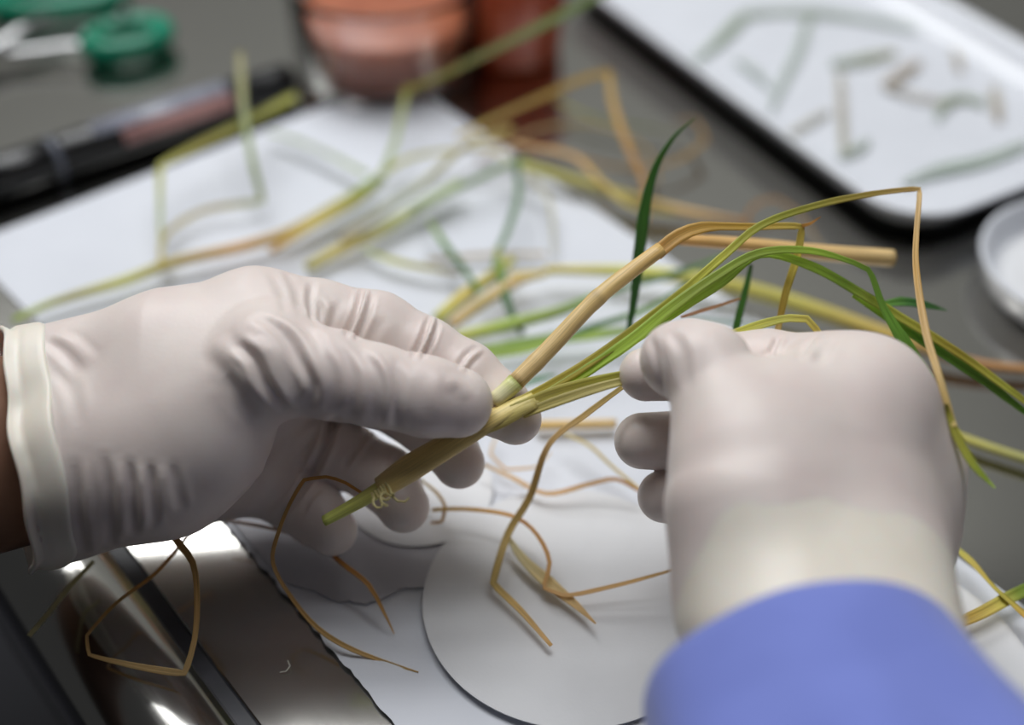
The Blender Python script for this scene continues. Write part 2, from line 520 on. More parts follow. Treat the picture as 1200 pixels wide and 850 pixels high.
# ------------------------------------------------------------------ enamel tray
def rrect(hx, hy, r, n=10):
    pts = []
    for cx, cy, a0 in ((hx - r, hy - r, 0), (-hx + r, hy - r, 90), (-hx + r, -hy + r, 180), (hx - r, -hy + r, 270)):
        for k in range(n + 1):
            a = math.radians(a0 + 90 * k / n)
            pts.append((cx + r * math.cos(a), cy + r * math.sin(a)))
    return pts
TE1 = np.array([0.49, -0.872, 0]); TE1 /= np.linalg.norm(TE1); TE2 = np.array([-TE1[1], TE1[0], 0])
def loft_tray(name, rings, c, ex, ey, material, parent):
    v, f = [], []
    for hx, hy, r, z in rings:
        for x, y in rrect(hx, hy, r):
            v.append(np.array([c[0], c[1], z]) + ex * x + ey * y)
    n = len(rrect(1, 1, .1))
    for k in range(len(rings) - 1):
        for q in range(n):
            f.append((k * n + q, k * n + (q + 1) % n, (k + 1) * n + (q + 1) % n, (k + 1) * n + q))
    e = (len(rings) - 1) * n
    f += [tuple(range(n - 1, -1, -1)), tuple(e + q for q in range(n))]
    o = pydata(name, v, f, material, parent)
    bm = bmesh.new(); bm.from_mesh(o.data); bmesh.ops.recalc_face_normals(bm, faces=bm.faces); bm.to_mesh(o.data); bm.free()
    return o
TRZ = 0.019
tl = T(712, 12, TRZ); tb = T(1040, 240, TRZ)
# corner near (1095, 268): the tray's near end
near = T(1120, 300, TRZ)
TLX, TLY = 0.150, 0.082                                            # half length, half width
# centre from the left edge line and the near end
ed = T(880, 128, TRZ)
tcen = ed + TE2 * TLY
tcen = tcen + TE1 * (np.dot(T(1085, 262, TRZ) - tcen, TE1) - TLX)
tray = empty('enamel_tray', (tcen[0], tcen[1], 0), 'white enamel tray with rounded corners holding blurred leaf cuttings', 'tray')
loft_tray('tray_body', [(TLX - .016, TLY - .016, .020, .0008), (TLX - .010, TLY - .010, .024, .003), (TLX - .003, TLY - .003, .028, .015),
                        (TLX, TLY, .03, .0168), (TLX + .001, TLY + .001, .031, .0182), (TLX, TLY, .03, .0195), (TLX - .002, TLY - .002, .029, .0192),
                        (TLX - .005, TLY - .005, .028, .0165), (TLX - .011, TLY - .011, .024, .0060), (TLX - .016, TLY - .016, .02, .0042), (TLX - .03, TLY - .03, .015, .0040)],
          tcen, TE1, TE2, M['enamel'], tray)
loft_tray('shade_band', [(TLX - .0155, TLY - .0155, .0205, .0003), (TLX - .0092, TLY - .0092, .0246, .0028), (TLX - .0070, TLY - .0070, .0262, .0070), (TLX - .009, TLY - .009, .025, .0070), (TLX - .012, TLY - .012, .024, .0032), (TLX - .03, TLY - .03, .02, .0006)],
          tcen, TE1, TE2, M['tray_shade'], tray)  # dark band standing in for the shade under the flared tray wall
# ------------------------------------------------------------------ glass dish at the right
pc = T(1148, 306, 0.012) + np.array([0.047, -0.004, 0])
dish = empty('petri_dish', (pc[0], pc[1], 0), 'white round dish with raised rim cut off by the right edge', 'dish')
lathe('dish_body', [(0.036, 0.0006), (0.042, 0.0012), (0.0445, 0.004), (0.0462, 0.012), (0.0470, 0.0135), (0.0466, 0.0150), (0.0452, 0.0150), (0.0440, 0.0135), (0.0420, 0.0055), (0.0395, 0.0032), (0.030, 0.0030)],
      (pc[0], pc[1], 0), M['enamel'], dish)
lathe('dish_lining', [(0.0375, 0.0034), (0.0375, 0.0037), (0.030, 0.0037)], (pc[0], pc[1], 0), M['filter'], dish)

# ------------------------------------------------------------------ marker pen
pa, pb = T(-42, 222, 0.0105), T(342, 92, 0.0105)
pdv = pb - pa; plen = np.linalg.norm(pdv); pdv /= plen
pen = empty('marker_pen', pa, 'black marker pen with grey and pink label lying across the paper edge', 'marker')
def pentube(name, prof, material, parent=pen, flat=None, arc=None):
    """profile of (distance along pen, radius)"""
    sd = np.cross(pdv, (0, 0, 1)); n = np.cross(sd, pdv)
    NA = 40
    a0, a1 = (0, 360) if arc is None else arc
    v, f = [], []
    m_ = NA if arc is None else NA + 1
    for d, r in prof:
        for q in range(m_):
            a = math.radians(a0 + (a1 - a0) * q / NA)
            v.append(pa + pdv * d + sd * math.cos(a) * r + n * math.sin(a) * r)
    for k in range(len(prof) - 1):
        for q in range(NA):
            f.append((k * m_ + q, k * m_ + (q + 1) % m_, (k + 1) * m_ + (q + 1) % m_, (k + 1) * m_ + q))
    if arc is None:
        e = (len(prof) - 1) * m_
        f += [tuple(range(m_ - 1, -1, -1)), tuple(e + q for q in range(m_))]
    o = pydata(name, v, f, material, parent)
    bm = bmesh.new(); bm.from_mesh(o.data); bmesh.ops.recalc_face_normals(bm, faces=bm.faces); bm.to_mesh(o.data); bm.free()
    return o
pentube('cap', [(0.0, 0.00854), (0.001, 0.01000), (0.040, 0.01074), (0.0405, 0.01025)], M['black'])
pentube('cap_ring', [(0.0406, 0.00988), (0.0406, 0.01074), (0.0440, 0.01074), (0.0440, 0.00988)], M['pen_grey'])
pentube('barrel', [(0.0440, 0.00952), (0.046, 0.01025), (plen - 0.036, 0.01025), (plen - 0.034, 0.00964), (plen - 0.012, 0.00903), (plen - 0.003, 0.00866), (plen, 0.00671)], M['black'])
for nm, a0, a1, m_ in (('label_grey', 52, 142, M['pen_label']), ('label_pink', 5, 50, M['pen_pink'])):
    d0 = 0.062 if nm == 'label_grey' else 0.074
    o = pentube(nm, [(d0, 0.01035), (plen - 0.037, 0.01035)], m_, arc=(a0, a1))
    md = o.modifiers.new('thickness', 'SOLIDIFY'); md.thickness = 0.0001

# ------------------------------------------------------------------ green-handled scissors
sc0 = T(110, 48, 0.006)
scis = empty('scissors', (sc0[0], sc0[1], 0), 'steel scissors with green plastic handles at the far left corner', 'scissors')
def tube(name, P, r, material, parent, closed=False, n=16, flat=1.0):
    P = np.array(P)
    v, f = [], []
    K = len(P)
    for i in range(K):
        t = P[(i + 1) % K] - P[i - 1] if closed else P[min(i + 1, K - 1)] - P[max(i - 1, 0)]
        t /= np.linalg.norm(t) + 1e-12
        sd = np.cross(t, (0, 0, 1.0)); sd /= np.linalg.norm(sd) + 1e-12
        nn = np.cross(sd, t)
        rr = r[i] if hasattr(r, '__len__') else r
        for q in range(n):
            a = 2 * math.pi * q / n
            v.append(P[i] + sd * rr * math.cos(a) + nn * rr * flat * math.sin(a))
    for i in range(K if closed else K - 1):
        j = (i + 1) % K
        for q in range(n):
            f.append((i * n + q, i * n + (q + 1) % n, j * n + (q + 1) % n, j * n + q))
    if not closed:
        f += [tuple(range(n - 1, -1, -1)), tuple((K - 1) * n + q for q in range(n))]
    o = pydata(name, v, f, material, parent)
    bm = bmesh.new(); bm.from_mesh(o.data); bmesh.ops.recalc_face_normals(bm, faces=bm.faces); bm.to_mesh(o.data); bm.free()
    return o
def loop(c, rx, ry, ang, z, n=48):
    ca, sa = math.cos(ang), math.sin(ang)
    return [np.array([c[0] + rx * math.cos(a) * ca - ry * math.sin(a) * sa, c[1] + rx * math.cos(a) * sa + ry * math.sin(a) * ca, z]) for a in np.linspace(0, 2 * math.pi, n, endpoint=False)]
piv = T(-20, 66, 0.006)
h1, h2 = T(150, 50, 0.006), T(70, 2, 0.006)
tube('handle', loop(h1, 0.020, 0.0135, 0.55, 0.009), 0.0062, M['green_plastic'], scis, True)
tube('handle', loop(h2, 0.034, 0.0170, 0.25, 0.009), 0.0068, M['green_plastic'], scis, True)
tube('shank', [T(118, 50, .010), T(80, 52, .010), T(20, 60, .008), piv + [0, 0, .002]], [0.004, .0046, .005, .0055], M['chrome'], scis, flat=0.45)
tube('shank', [T(60, 18, .013), T(20, 35, .012), T(-10, 55, .011), piv + [0, 0, .006]], [0.004, .0046, .005, .0055], M['chrome'], scis, flat=0.45)
bd = piv - T(60, 50, .006); bd /= np.linalg.norm(bd)
for s_, z_ in ((0.10, 0.0035), (-0.10, 0.0065)):
    dirv = bd * math.cos(s_) + np.cross(bd, (0, 0, 1)) * math.sin(s_)
    tube('blade', [piv + [0, 0, z_ - .006], piv + dirv * 0.03 + [0, 0, z_ - .006], piv + dirv * 0.075 + [0, 0, z_ - .006]], [0.006, .0055, .001], M['chrome'], scis, flat=0.25)
lathe('pivot_screw', [(0.003, 0), (0.0034, 0.002), (0.002, 0.0032)], tuple(piv + [0, 0, 0.004]), M['chrome'], scis, n=24)
for q in (T(143, 17, 0.016), T(97, 45, 0.012)):
    lathe('rivet', [(0.0028, -0.004), (0.0028, 0.001), (0.0020, 0.0024), (0.0008, 0.003)], tuple(q), M['chrome'], scis, n=24)

# ------------------------------------------------------------------ glass dish of amber material, orange cup
gc = T(449, 128, 0.0); gc = gc + np.array([0, 0.046, 0])
jar = empty('glass_dish', (gc[0], gc[1], 0), 'round glass dish with orange-brown contents behind the white paper', 'dish')
JH = 0.052
lathe('glass_wall', [(0.046, 0.0008), (0.0495, 0.003), (0.0505, JH - 0.003), (0.0515, JH), (0.0500, JH + 0.0008), (0.0485, JH - 0.002), (0.0475, 0.006), (0.044, 0.004), (0.02, 0.004)], (gc[0], gc[1], 0), M['glass'], jar)
lathe('contents', [(0.040, 0.0046), (0.0455, 0.007), (0.0465, JH - 0.020), (0.044, JH - 0.0185), (0.02, JH - 0.017)], (gc[0], gc[1], 0), M['amber'], jar)
oc = T(600, 92, 0.0) + np.array([0, 0.03, 0])
cup = empty('orange_cup', (oc[0], oc[1], 0), 'orange-red plastic cup behind the green blade at the top', 'cup')
lathe('cup_wall', [(0.022, 0.0005), (0.026, 0.002), (0.029, 0.046), (0.0305, 0.048), (0.0295, 0.0495), (0.0275, 0.048), (0.0245, 0.004), (0.01, 0.003)], (oc[0], oc[1], 0), M['orange'], cup)
lathe('cup_lid', [(0.028, 0.043), (0.0285, 0.046), (0.012, 0.0465)], (oc[0], oc[1], 0), M['orange'], cup)

# ------------------------------------------------------------------ hands: smooth-blended tapered limbs meshed as one surface
def surface_net(F, org, h):
    Sg = F < 0
    c = np.zeros(tuple(n - 1 for n in F.shape), np.int8)
    offs = [(i, j, k) for i in (0, 1) for j in (0, 1) for k in (0, 1)]
    nx, ny, nz = c.shape
    for i, j, k in offs:
        c += Sg[i:i + nx, j:j + ny, k:k + nz]
    I, J, K = np.nonzero((c > 0) & (c < 8))
    idx = np.full(c.shape, -1, np.int32)
    idx[I, J, K] = np.arange(len(I))
    pos = np.zeros((len(I), 3)); cnt = np.zeros(len(I))
    base = np.stack([I, J, K], 1).astype(float)
    for a in offs:
        for ax in range(3):
            if a[ax]: continue
            b_ = list(a); b_[ax] = 1
            f0 = F[I + a[0], J + a[1], K + a[2]]; f1 = F[I + b_[0], J + b_[1], K + b_[2]]
            mk = (f0 < 0) != (f1 < 0)
            t = np.where(mk, f0 / np.where(mk, f0 - f1, 1), 0)
            p = base + np.array(a); p[:, ax] += t
            pos[mk] += p[mk]; cnt[mk] += 1
    pos = pos / cnt[:, None] * h + org
    quads = []
    for ax in range(3):
        o1, o2 = [(1, 2), (2, 0), (0, 1)][ax]
        sl0 = [slice(None)] * 3; sl1 = [slice(None)] * 3
        sl0[ax] = slice(0, -1); sl1[ax] = slice(1, None)
        A, Bq = Sg[tuple(sl0)], Sg[tuple(sl1)]
        e = np.stack(np.nonzero(A != Bq), 1)
        e = e[(e[:, o1] > 0) & (e[:, o2] > 0) & (e[:, o1] < F.shape[o1] - 1) & (e[:, o2] < F.shape[o2] - 1)]
        ins = A[e[:, 0], e[:, 1], e[:, 2]]
        def cell(d1, d2):
            q = e.copy(); q[:, o1] += d1; q[:, o2] += d2
            return idx[q[:, 0], q[:, 1], q[:, 2]]
        qd = np.stack([cell(-1, -1), cell(0, -1), cell(0, 0), cell(-1, 0)], 1)
        qd[~ins] = qd[~ins][:, ::-1]
        quads.append(qd)
    q = np.concatenate(quads)
    return pos, q[(q >= 0).all(1)]

def np_mesh(name, v, q):
    me = bpy.data.meshes.new(name)
    me.vertices.add(len(v)); me.vertices.foreach_set('co', v.astype(np.float32).ravel())
    me.loops.add(len(q) * 4); me.loops.foreach_set('vertex_index', q.astype(np.int32).ravel())
    me.polygons.add(len(q)); me.polygons.foreach_set('loop_start', np.arange(0, len(q) * 4, 4, dtype=np.int32))
    me.update(calc_edges=True)
    me.validate()
    me.polygons.foreach_set('use_smooth', [True] * len(me.polygons))
    return me
def laplace(v, q, it, lam=0.5):
    a = np.concatenate([q[:, 0], q[:, 1], q[:, 2], q[:, 3]]); b_ = np.concatenate([q[:, 1], q[:, 2], q[:, 3], q[:, 0]])
    n = len(v)
    dg = np.bincount(a, minlength=n) + np.bincount(b_, minlength=n)
    for k in range(it):
        s_ = np.stack([np.bincount(a, v[b_, c], n) + np.bincount(b_, v[a, c], n) for c in range(3)], 1)
        m_ = s_ / np.maximum(dg, 1)[:, None]
        v = v + (m_ - v) * (lam if k % 2 == 0 else -lam * 1.02)
    return v
def smin(a, b_, k):
    h_ = np.clip(0.5 + 0.5 * (b_ - a) / k, 0, 1)
    return b_ * (1 - h_) + a * h_ - k * h_ * (1 - h_)

VOX = 0.0007
class Field:
    def __init__(self, lo, hi):
        self.lo = np.array(lo)
        self.n = tuple(int(math.ceil((hi[i] - lo[i]) / VOX)) + 1 for i in range(3))
    def grid(self, sl):
        ax = [self.lo[i] + VOX * np.arange(sl[i].start, sl[i].stop) for i in range(3)]
        return np.meshgrid(*ax, indexing='ij', sparse=True)
    def box(self, p, r):
        sl = []
        for i in range(3):
            a = int((min(q[i] for q in p) - r - self.lo[i]) / VOX); c = int((max(q[i] for q in p) + r - self.lo[i]) / VOX) + 2
            sl.append(slice(max(0, min(a, self.n[i] - 1)), max(1, min(c, self.n[i]))))
        return tuple(sl)
    def cap(self, sl, a, b_, ra, rb):
        X, Y, Z = self.grid(sl)
        d = b_ - a; L2 = float(d @ d)
        t = np.clip(((X - a[0]) * d[0] + (Y - a[1]) * d[1] + (Z - a[2]) * d[2]) / L2, 0, 1)
        dist = np.sqrt((X - a[0] - t * d[0]) ** 2 + (Y - a[1] - t * d[1]) ** 2 + (Z - a[2] - t * d[2]) ** 2)
        return (dist - (ra + (rb - ra) * t)).astype(np.float32)
    def chain(self, D, segs, k):
        for a, b_, ra, rb in segs:
            sl = self.box((a, b_), max(ra, rb) + 0.022)
            D[sl] = smin(D[sl], self.cap(sl, a, b_, ra, rb), k)
        return D

def build_hand(palm, fingers, clip, margin=0.03):
    """palm: [(p,p,r,r)] with p=(px,py,depth), r in m; fingers: lists of (px,py,depth,r)"""
    palm = [(W(*a), W(*b_), ra, rb) for a, b_, ra, rb in palm]
    fg = [[(W(*j[:3]), j[3]) for j in f] for f in fingers]
    allp = [p for s_ in palm for p in s_[:2]] + [j[0] for f in fg for j in f]
    lo = np.min(allp, 0) - margin; hi = np.max(allp, 0) + margin
    F = Field(lo, hi)
    D = np.full(F.n, 0.1, np.float32)
    D = F.chain(D, palm, 0.012)
    for fi, f in enumerate(fg):
        k0 = 0.011 if fi < 2 else 0.0045
        segs = [(f[i][0], f[i + 1][0], f[i][1], f[i + 1][1]) for i in range(len(f) - 1)]
        sl = F.box([j[0] for j in f], 0.045)
        G = np.full(F.n, 0.1, np.float32)
        G = F.chain(G, segs, 0.0035)
        X, Y, Z = F.grid(sl)
        m0, r0 = f[0]
        r = np.sqrt((X - m0[0]) ** 2 + (Y - m0[1]) ** 2 + (Z - m0[2]) ** 2)
        k = k0 + (0.0007 - k0) * np.clip((r - r0 * 1.0) / 0.016, 0, 1)
        D[sl] = smin(D[sl], G[sl], k)
    if clip is not None:
        p, n = clip
        X, Y, Z = F.grid(tuple(slice(0, m_) for m_ in F.n))
        D = np.maximum(D, ((X - p[0]) * n[0] + (Y - p[1]) * n[1] + (Z - p[2]) * n[2]).astype(np.float32))
    v, q = surface_net(D, F.lo, VOX)
    return laplace(v, q, 6), q

def crease(v, q, lines):
    """sculpt glove folds: each line is (pixel polyline, width mm, depth mm); the polyline is dropped on the surface, then worked in 3D"""
    me = np_mesh('tmp', v, q)
    nv = np.zeros(len(v) * 3, np.float32); me.vertex_normals.foreach_get('vector', nv); nv = nv.reshape(-1, 3)
    bvh = BVHTree.FromPolygons([tuple(p) for p in v], q.tolist())
    disp = np.zeros(len(v))
    for line, wd, dp in lines:
        P = []
        pl = [np.array((*p, 0.0)) for p in line]
        pl = catmull([p * 0.001 for p in pl], 0.002) * 1000
        for p in pl:
            hit = bvh.ray_cast(Vector(CAM), Vector(ray(p[0], p[1])))
            if hit[0] is not None: P.append(np.array(hit[0]))
        if len(P) < 2: continue
        P = np.array(P); wd *= 0.001; dp *= 0.001
        lo, hi = P.min(0) - 4 * wd, P.max(0) + 4 * wd
        cand = np.nonzero(((v > lo) & (v < hi)).all(1))[0]
        best = np.full(len(cand), 1.0); par = np.zeros(len(cand))
        LL = arclen(P); 
        for i in range(len(P) - 1):
            a, d = P[i], P[i + 1] - P[i]
            if np.linalg.norm(d) > 0.012: continue
            t = np.clip(((v[cand] - a) @ d) / (d @ d + 1e-12), 0, 1)
            dist = np.linalg.norm(v[cand] - a - t[:, None] * d, axis=1)
            mk = dist < best
            best[mk] = dist[mk]; par[mk] = (LL[i] + t[mk] * np.linalg.norm(d)) / LL[-1]
        x = best / wd
        prof = np.exp(-x ** 2) - 0.45 * np.exp(-((x - 1.9) / 0.8) ** 2)
        end = np.clip(np.minimum(par, 1 - par) / 0.22, 0, 1) ** 0.7
        disp[cand] -= 1.25 * dp * prof * (0.12 + 0.88 * end)
    bpy.data.meshes.remove(me)
    return v + nv * disp[:, None]

def loft(name, rings, mats, parent, n=72, caps=True, rough=None):
    """rings: (centre, side vector * half width, up vector * half height, wave amplitude)"""
    v, f = [], []
    for i, (c, a, u, wv) in enumerate(rings):
        for q in range(n):
            th = 2 * math.pi * q / n
            r = 1 + wv * (0.6 * math.sin(3 * th + i * 0.10) + 0.5 * math.sin(5 * th + 1.3 - i * 0.13) + 0.35 * math.sin(8 * th + 0.4 + i * 0.2))
            v.append(c + a * math.cos(th) * r + u * math.sin(th) * r)
    for i in range(len(rings) - 1):
        for q in range(n):
            f.append((i * n + q, i * n + (q + 1) % n, (i + 1) * n + (q + 1) % n, (i + 1) * n + q))
    if caps:
        e = (len(rings) - 1) * n
        f += [tuple(range(n - 1, -1, -1)), tuple(e + q for q in range(n))]
    o = pydata(name, v, f, mats, parent)
    bm = bmesh.new(); bm.from_mesh(o.data); bmesh.ops.recalc_face_normals(bm, faces=bm.faces); bm.to_mesh(o.data); bm.free()
    return o

person = empty('person', T(950, 850, 0), 'person in a blue sleeve and white latex gloves holding rice stalks in both hands', 'person')

# ---- hand at the left
LW = W(60, 527, 0.398)                                             # wrist centre
LDIR = W(300, 470, 0.398) - LW; LDIR /= np.linalg.norm(LDIR)
palmL = [
    ((30, 475, .402), (300, 374, .397), .0235, .0140),
    ((45, 580, .395), (190, 540, .386), .0215, .0215),
    ((190, 540, .386), (240, 512, .382), .0205, .0195),
    ((120, 520, .390), (310, 428, .377), .0240, .0140),
    ((60, 520, .405), (312, 430, .414), .0250, .0150),
    ((70, 560, .408), (315, 495, .424), .0220, .0140),
    ((90, 570, .410), (300, 556, .424), .0190, .0135),
    ((200, 420, .392), (320, 395, .388), .0190, .0120),
]
fingersL = [
    [(320, 425, .376, .0144), (385, 438, .373, .0125), (440, 452, .372, .0116), (500, 465, .373, .0113), (536, 472, .375, .0104)],
    [(300, 374, .397, .0142), (370, 381, .399, .0139), (440, 393, .400, .0133), (495, 417, .399, .0117), (543, 444, .398, .0113), (580, 472, .396, .0097), (604, 491, .394, .0081)],
    [(315, 430, .415, .0140), (445, 455, .424, .0122), (515, 505, .419, .0105), (538, 543, .411, .0083)],
    [(330, 505, .430, .0118), (400, 531, .429, .0110), (452, 561, .423, .0103), (473, 594, .415, .0085)],
    [(300, 562, .428, .0110), (345, 585, .426, .0103), (372, 605, .421, .0096), (389, 622, .417, .0083)],
]
CDIR = W(300, 492, .398) - W(60, 524, .398); CDIR /= np.linalg.norm(CDIR)
CDIR = CDIR + 0.40 * FWD; CDIR /= np.linalg.norm(CDIR)
clipL = (W(28, 524, .398), -CDIR)
vL, qL = build_hand(palmL, fingersL, clipL)
crL = [
    ([(366, 330), (363, 352), (366, 377)], 1.1, 0.45), ([(376, 345), (384, 362), (380, 385)], 1.2, -0.4),
    ([(425, 337), (418, 365), (405, 395)], 0.9, 0.75), ([(431, 338), (424, 365), (411, 396)], 0.7, -0.75), ([(438, 345), (430, 370), (418, 398)], 0.9, 0.55),
    ([(503, 372), (495, 395), (483, 420)], 0.8, 0.75), ([(509, 372), (502, 394), (489, 421)], 0.7, -0.85), ([(515, 378), (507, 397), (494, 422)], 0.8, 0.5),
    ([(565, 410), (552, 420), (541, 435)], 0.8, -0.55), ([(560, 405), (547, 414), (536, 430)], 0.8, 0.35),
    ([(400, 352), (390, 370), (384, 385)], 1.3, 0.3), ([(452, 372), (441, 386), (434, 400)], 1.5, 0.25),
    ([(276, 402), (296, 420), (312, 451), (336, 480)], 1.5, 1.2), ([(300, 395), (318, 415), (328, 445), (342, 478)], 2.2, -0.8),
    ([(301, 371), (332, 389), (353, 423), (366, 454), (362, 479)], 1.6, 0.9), ([(320, 375), (346, 392), (362, 420), (374, 450)], 2.0, -0.5),
    ([(250, 400), (275, 425), (300, 465)], 2.5, -0.5), ([(265, 440), (280, 465), (300, 490)], 2.5, 0.4),
    ([(345, 375), (375, 400), (392, 440), (392, 480)], 1.6, 0.35), ([(385, 395), (408, 425), (415, 465), (410, 490)], 1.6, 0.4),
    ([(420, 410), (436, 432), (440, 462), (437, 494)], 1.5, 0.42), ([(440, 415), (452, 436), (457, 460), (454, 500)], 1.0, -0.5),
    ([(462, 420), (468, 450), (463, 500)], 1.4, 0.4), ([(500, 432), (496, 460), (500, 495)], 2.0, 0.25), ([(522, 445), (540, 452), (548, 468)], 2.0, -0.35),
    ([(316, 318), (330, 345), (334, 370)], 1.4, 0.25), ([(335, 315), (346, 340), (350, 365)], 1.4, 0.22),
    ([(86, 545), (90, 590), (97, 650)], 1.6, 0.55), ([(102, 540), (106, 590), (112, 645)], 1.5, -0.4), ([(122, 535), (127, 580), (130, 640)], 1.4, 0.6),
    ([(140, 540), (143, 590), (146, 630)], 1.3, -0.45), ([(152, 542), (156, 585), (158, 625)], 1.3, 0.65), ([(166, 545), (168, 585), (170, 620)], 1.2, -0.4),
    ([(176, 545), (179, 580), (182, 615)], 1.2, 0.55), ([(190, 545), (193, 575), (198, 605)], 1.3, -0.35), ([(204, 545), (208, 572), (214, 598)], 1.3, 0.35),
    ([(52, 398), (72, 412), (95, 440)], 1.6, 0.4), ([(62, 392), (85, 402), (110, 425)], 1.6, -0.35), ([(66, 430), (85, 460), (90, 500)], 2.0, 0.3),
    ([(432, 505), (418, 525), (402, 550)], 0.9, 0.6), ([(438, 508), (425, 528), (408, 553)], 0.8, -0.4), ([(470, 527), (462, 540), (450, 552)], 0.8, 0.4),
    ([(374, 574), (362, 586), (354, 604)], 0.9, 0.45), ([(393, 490), (380, 525), (362, 562), (345, 590)], 1.5, 1.6), ([(362, 558), (345, 585), (325, 610)], 1.4, 1.2), ([(380, 490), (330, 530), (262, 598)], 2.0, -0.3), ([(395, 488), (352, 530), (300, 596)], 1.8, 0.35),
]
vL = crease(vL, qL, crL)
gloveL = link('glove', np_mesh('glove', vL, qL), M['latex'], person)
gloveL['label'] = 'white latex glove on the hand pinching the stem'
# rolled cuff and bare forearm
def frame_of(d, up):
    sd = np.cross(d, up); sd /= np.linalg.norm(sd)
    u = np.cross(sd, d)
    return sd, u / np.linalg.norm(u)
upim = UPV - CDIR * float(UPV @ CDIR); upim /= np.linalg.norm(upim)
sdL = np.cross(CDIR, upim)
def ringL(px, py, d, hw, hd, wv):
    return (W(px, py, d), upim * hw, sdL * hd, wv)
def fitted_cuff(gv, gq, centre, d, a, u, stations, parent, n=96):
    """band that follows the glove surface: stations are (distance along d, offset from the glove, ripple)"""
    bvh = BVHTree.FromPolygons([tuple(p) for p in gv], gq.tolist())
    rad = []
    for q in range(n):
        th = 2 * math.pi * q / n
        dr = a * math.cos(th) + u * math.sin(th)
        best = None
        for back in (0.0, 0.002, 0.004, 0.008, 0.012):
            hit = bvh.ray_cast(Vector(centre + d * back), Vector(dr))
            if hit[0] is not None:
                best = hit[3]; break
        rad.append(best or 0.03)
    rad = np.array(rad)
    for _ in range(4): rad = (np.roll(rad, 1) + rad + np.roll(rad, -1)) / 3
    v, f = [], []
    for k, (st, off, rip) in enumerate(stations):
        for q in range(n):
            th = 2 * math.pi * q / n
            dr = a * math.cos(th) + u * math.sin(th)
            r = rad[q]
            if st > 0:
                hit = bvh.ray_cast(Vector(centre + d * st), Vector(dr))
                if hit[0] is not None: r = hit[3]
            r += off + rip * (0.6 * math.sin(4 * th + k * 0.15) + 0.5 * math.sin(7 * th + 1.2 + k * 0.2) + 0.4 * math.sin(11 * th + 0.5 - k * 0.3))
            wv = 0.0009 * math.sin(3 * th + 0.7) + 0.0005 * math.sin(8 * th)
            v.append(centre + d * (st + wv) + dr * r)
    m_ = len(stations)
    for k in range(m_ - 1):
        for q in range(n):
            f.append((k * n + q, k * n + (q + 1) % n, (k + 1) * n + (q + 1) % n, (k + 1) * n + q))
    o = pydata('cuff', v, f, M['cuff'], parent)
    bm = bmesh.new(); bm.from_mesh(o.data); bmesh.ops.recalc_face_normals(bm, faces=bm.faces); bm.to_mesh(o.data); bm.free()
    return o
cuffL = fitted_cuff(vL, qL, W(16, 526, .398), CDIR, upim, sdL,
                    [(.0125, -.0005, 0), (.0122, .0003, .0001), (.0110, .0008, .0003), (.0095, .0010, .0004), (.007, .0012, .0005), (.005, .0013, .0006), (.003, .0015, .0007), (.0010, .0019, .0008), (.0002, .0016, .0008), (.0000, .0004, .0008), (.003, -.0012, .001), (.006, -.0025, .0004)], gloveL)
cuffL['label'] = 'cream folded cuff of the glove'
rg = []
ac = W(22, 526, .398)
for t in np.linspace(0, 1, 14):
    rg.append((ac + CDIR * (0.006 - 0.24 * t) - UPV * 0.02 * t, upim * (.0295 + .010 * t), sdL * (.0235 + .012 * t), .004))
fa = loft('forearm', rg, M['skin'], person)
fa['label'] = 'bare brown forearm entering from the left'

# ---- hand at the right
palmR = [
    ((897, 705, .333), (868, 590, .339), .0215, .0175),
    ((1000, 715, .337), (1010, 480, .364), .0220, .0168),
    ((1000, 700, .340), (1043, 545, .377), .0205, .0170),
    ((940, 700, .335), (950, 540, .352), .0240, .0200),
    ((990, 700, .345), (1050, 615, .378), .0215, .0160),
    ((872, 600, .338), (884, 500, .352), .0180, .0150),
    ((880, 500, .352), (1000, 475, .366), .0160, .0180),
    ((900, 560, .350), (1000, 560, .375), .0200, .0200),
    ((1010, 482, .365), (1036, 545, .376), .0172, .0172), ((1042, 545, .376), (1042, 612, .379), .0178, .0160),
    ((900, 705, .334), (950, 850, .302), .0215, .0235), ((1000, 710, .338), (1060, 860, .306), .0220, .0235),
    ((960, 690, .350), (1035, 665, .375), .0210, .0150),
]
fingersR = [
    [(862, 530, .345, .0148), (845, 470, .353, .0128), (828, 432, .358, .0122), (806, 423, .362, .0112), (792, 421, .364, .0102)],
    [(1008, 480, .366, .0168), (955, 448, .374, .0138), (900, 436, .380, .0120), (815, 430, .386, .0104), (757, 439, .384, .0081)],
    [(1043, 545, .378, .0165), (940, 512, .404, .0122), (850, 517, .406, .0105), (753, 517, .392, .0087)],
    [(1052, 612, .380, .0160), (950, 590, .408, .0116), (860, 590, .408, .0100), (778, 582, .396, .0082)],
    [(1035, 665, .375, .0145), (950, 650, .400, .0105), (880, 648, .402, .0095), (835, 640, .398, .0080)],
]
RW = W(945, 715, .333)
RDIR = W(945, 560, .352) - RW; RDIR /= np.linalg.norm(RDIR)
vR, qR = build_hand(palmR, fingersR, (W(990, 840, .308), -RDIR))
crR = [
    ([(912, 396), (908, 404), (902, 416)], 1.0, 0.6), ([(920, 393), (916, 404), (908, 418)], 1.0, -0.4),
    ([(965, 396), (955, 406), (945, 424)], 1.4, -0.6), ([(955, 394), (946, 404), (936, 420)], 1.2, 0.4), ([(980, 396), (972, 408), (962, 424)], 1.4, 0.4),
    ([(762, 395), (770, 425), (778, 460)], 1.2, 0.4), ([(775, 392), (786, 420), (792, 455)], 1.4, -0.3), ([(790, 390), (802, 415), (806, 455)], 1.4, 0.3),
    
]
vR = crease(vR, qR, crR)
ra, rb = W(948, 720, .333), W(1085, 1000, .270)
FD = rb - ra; FD /= np.linalg.norm(FD)
cen = vR[qR].mean(1)
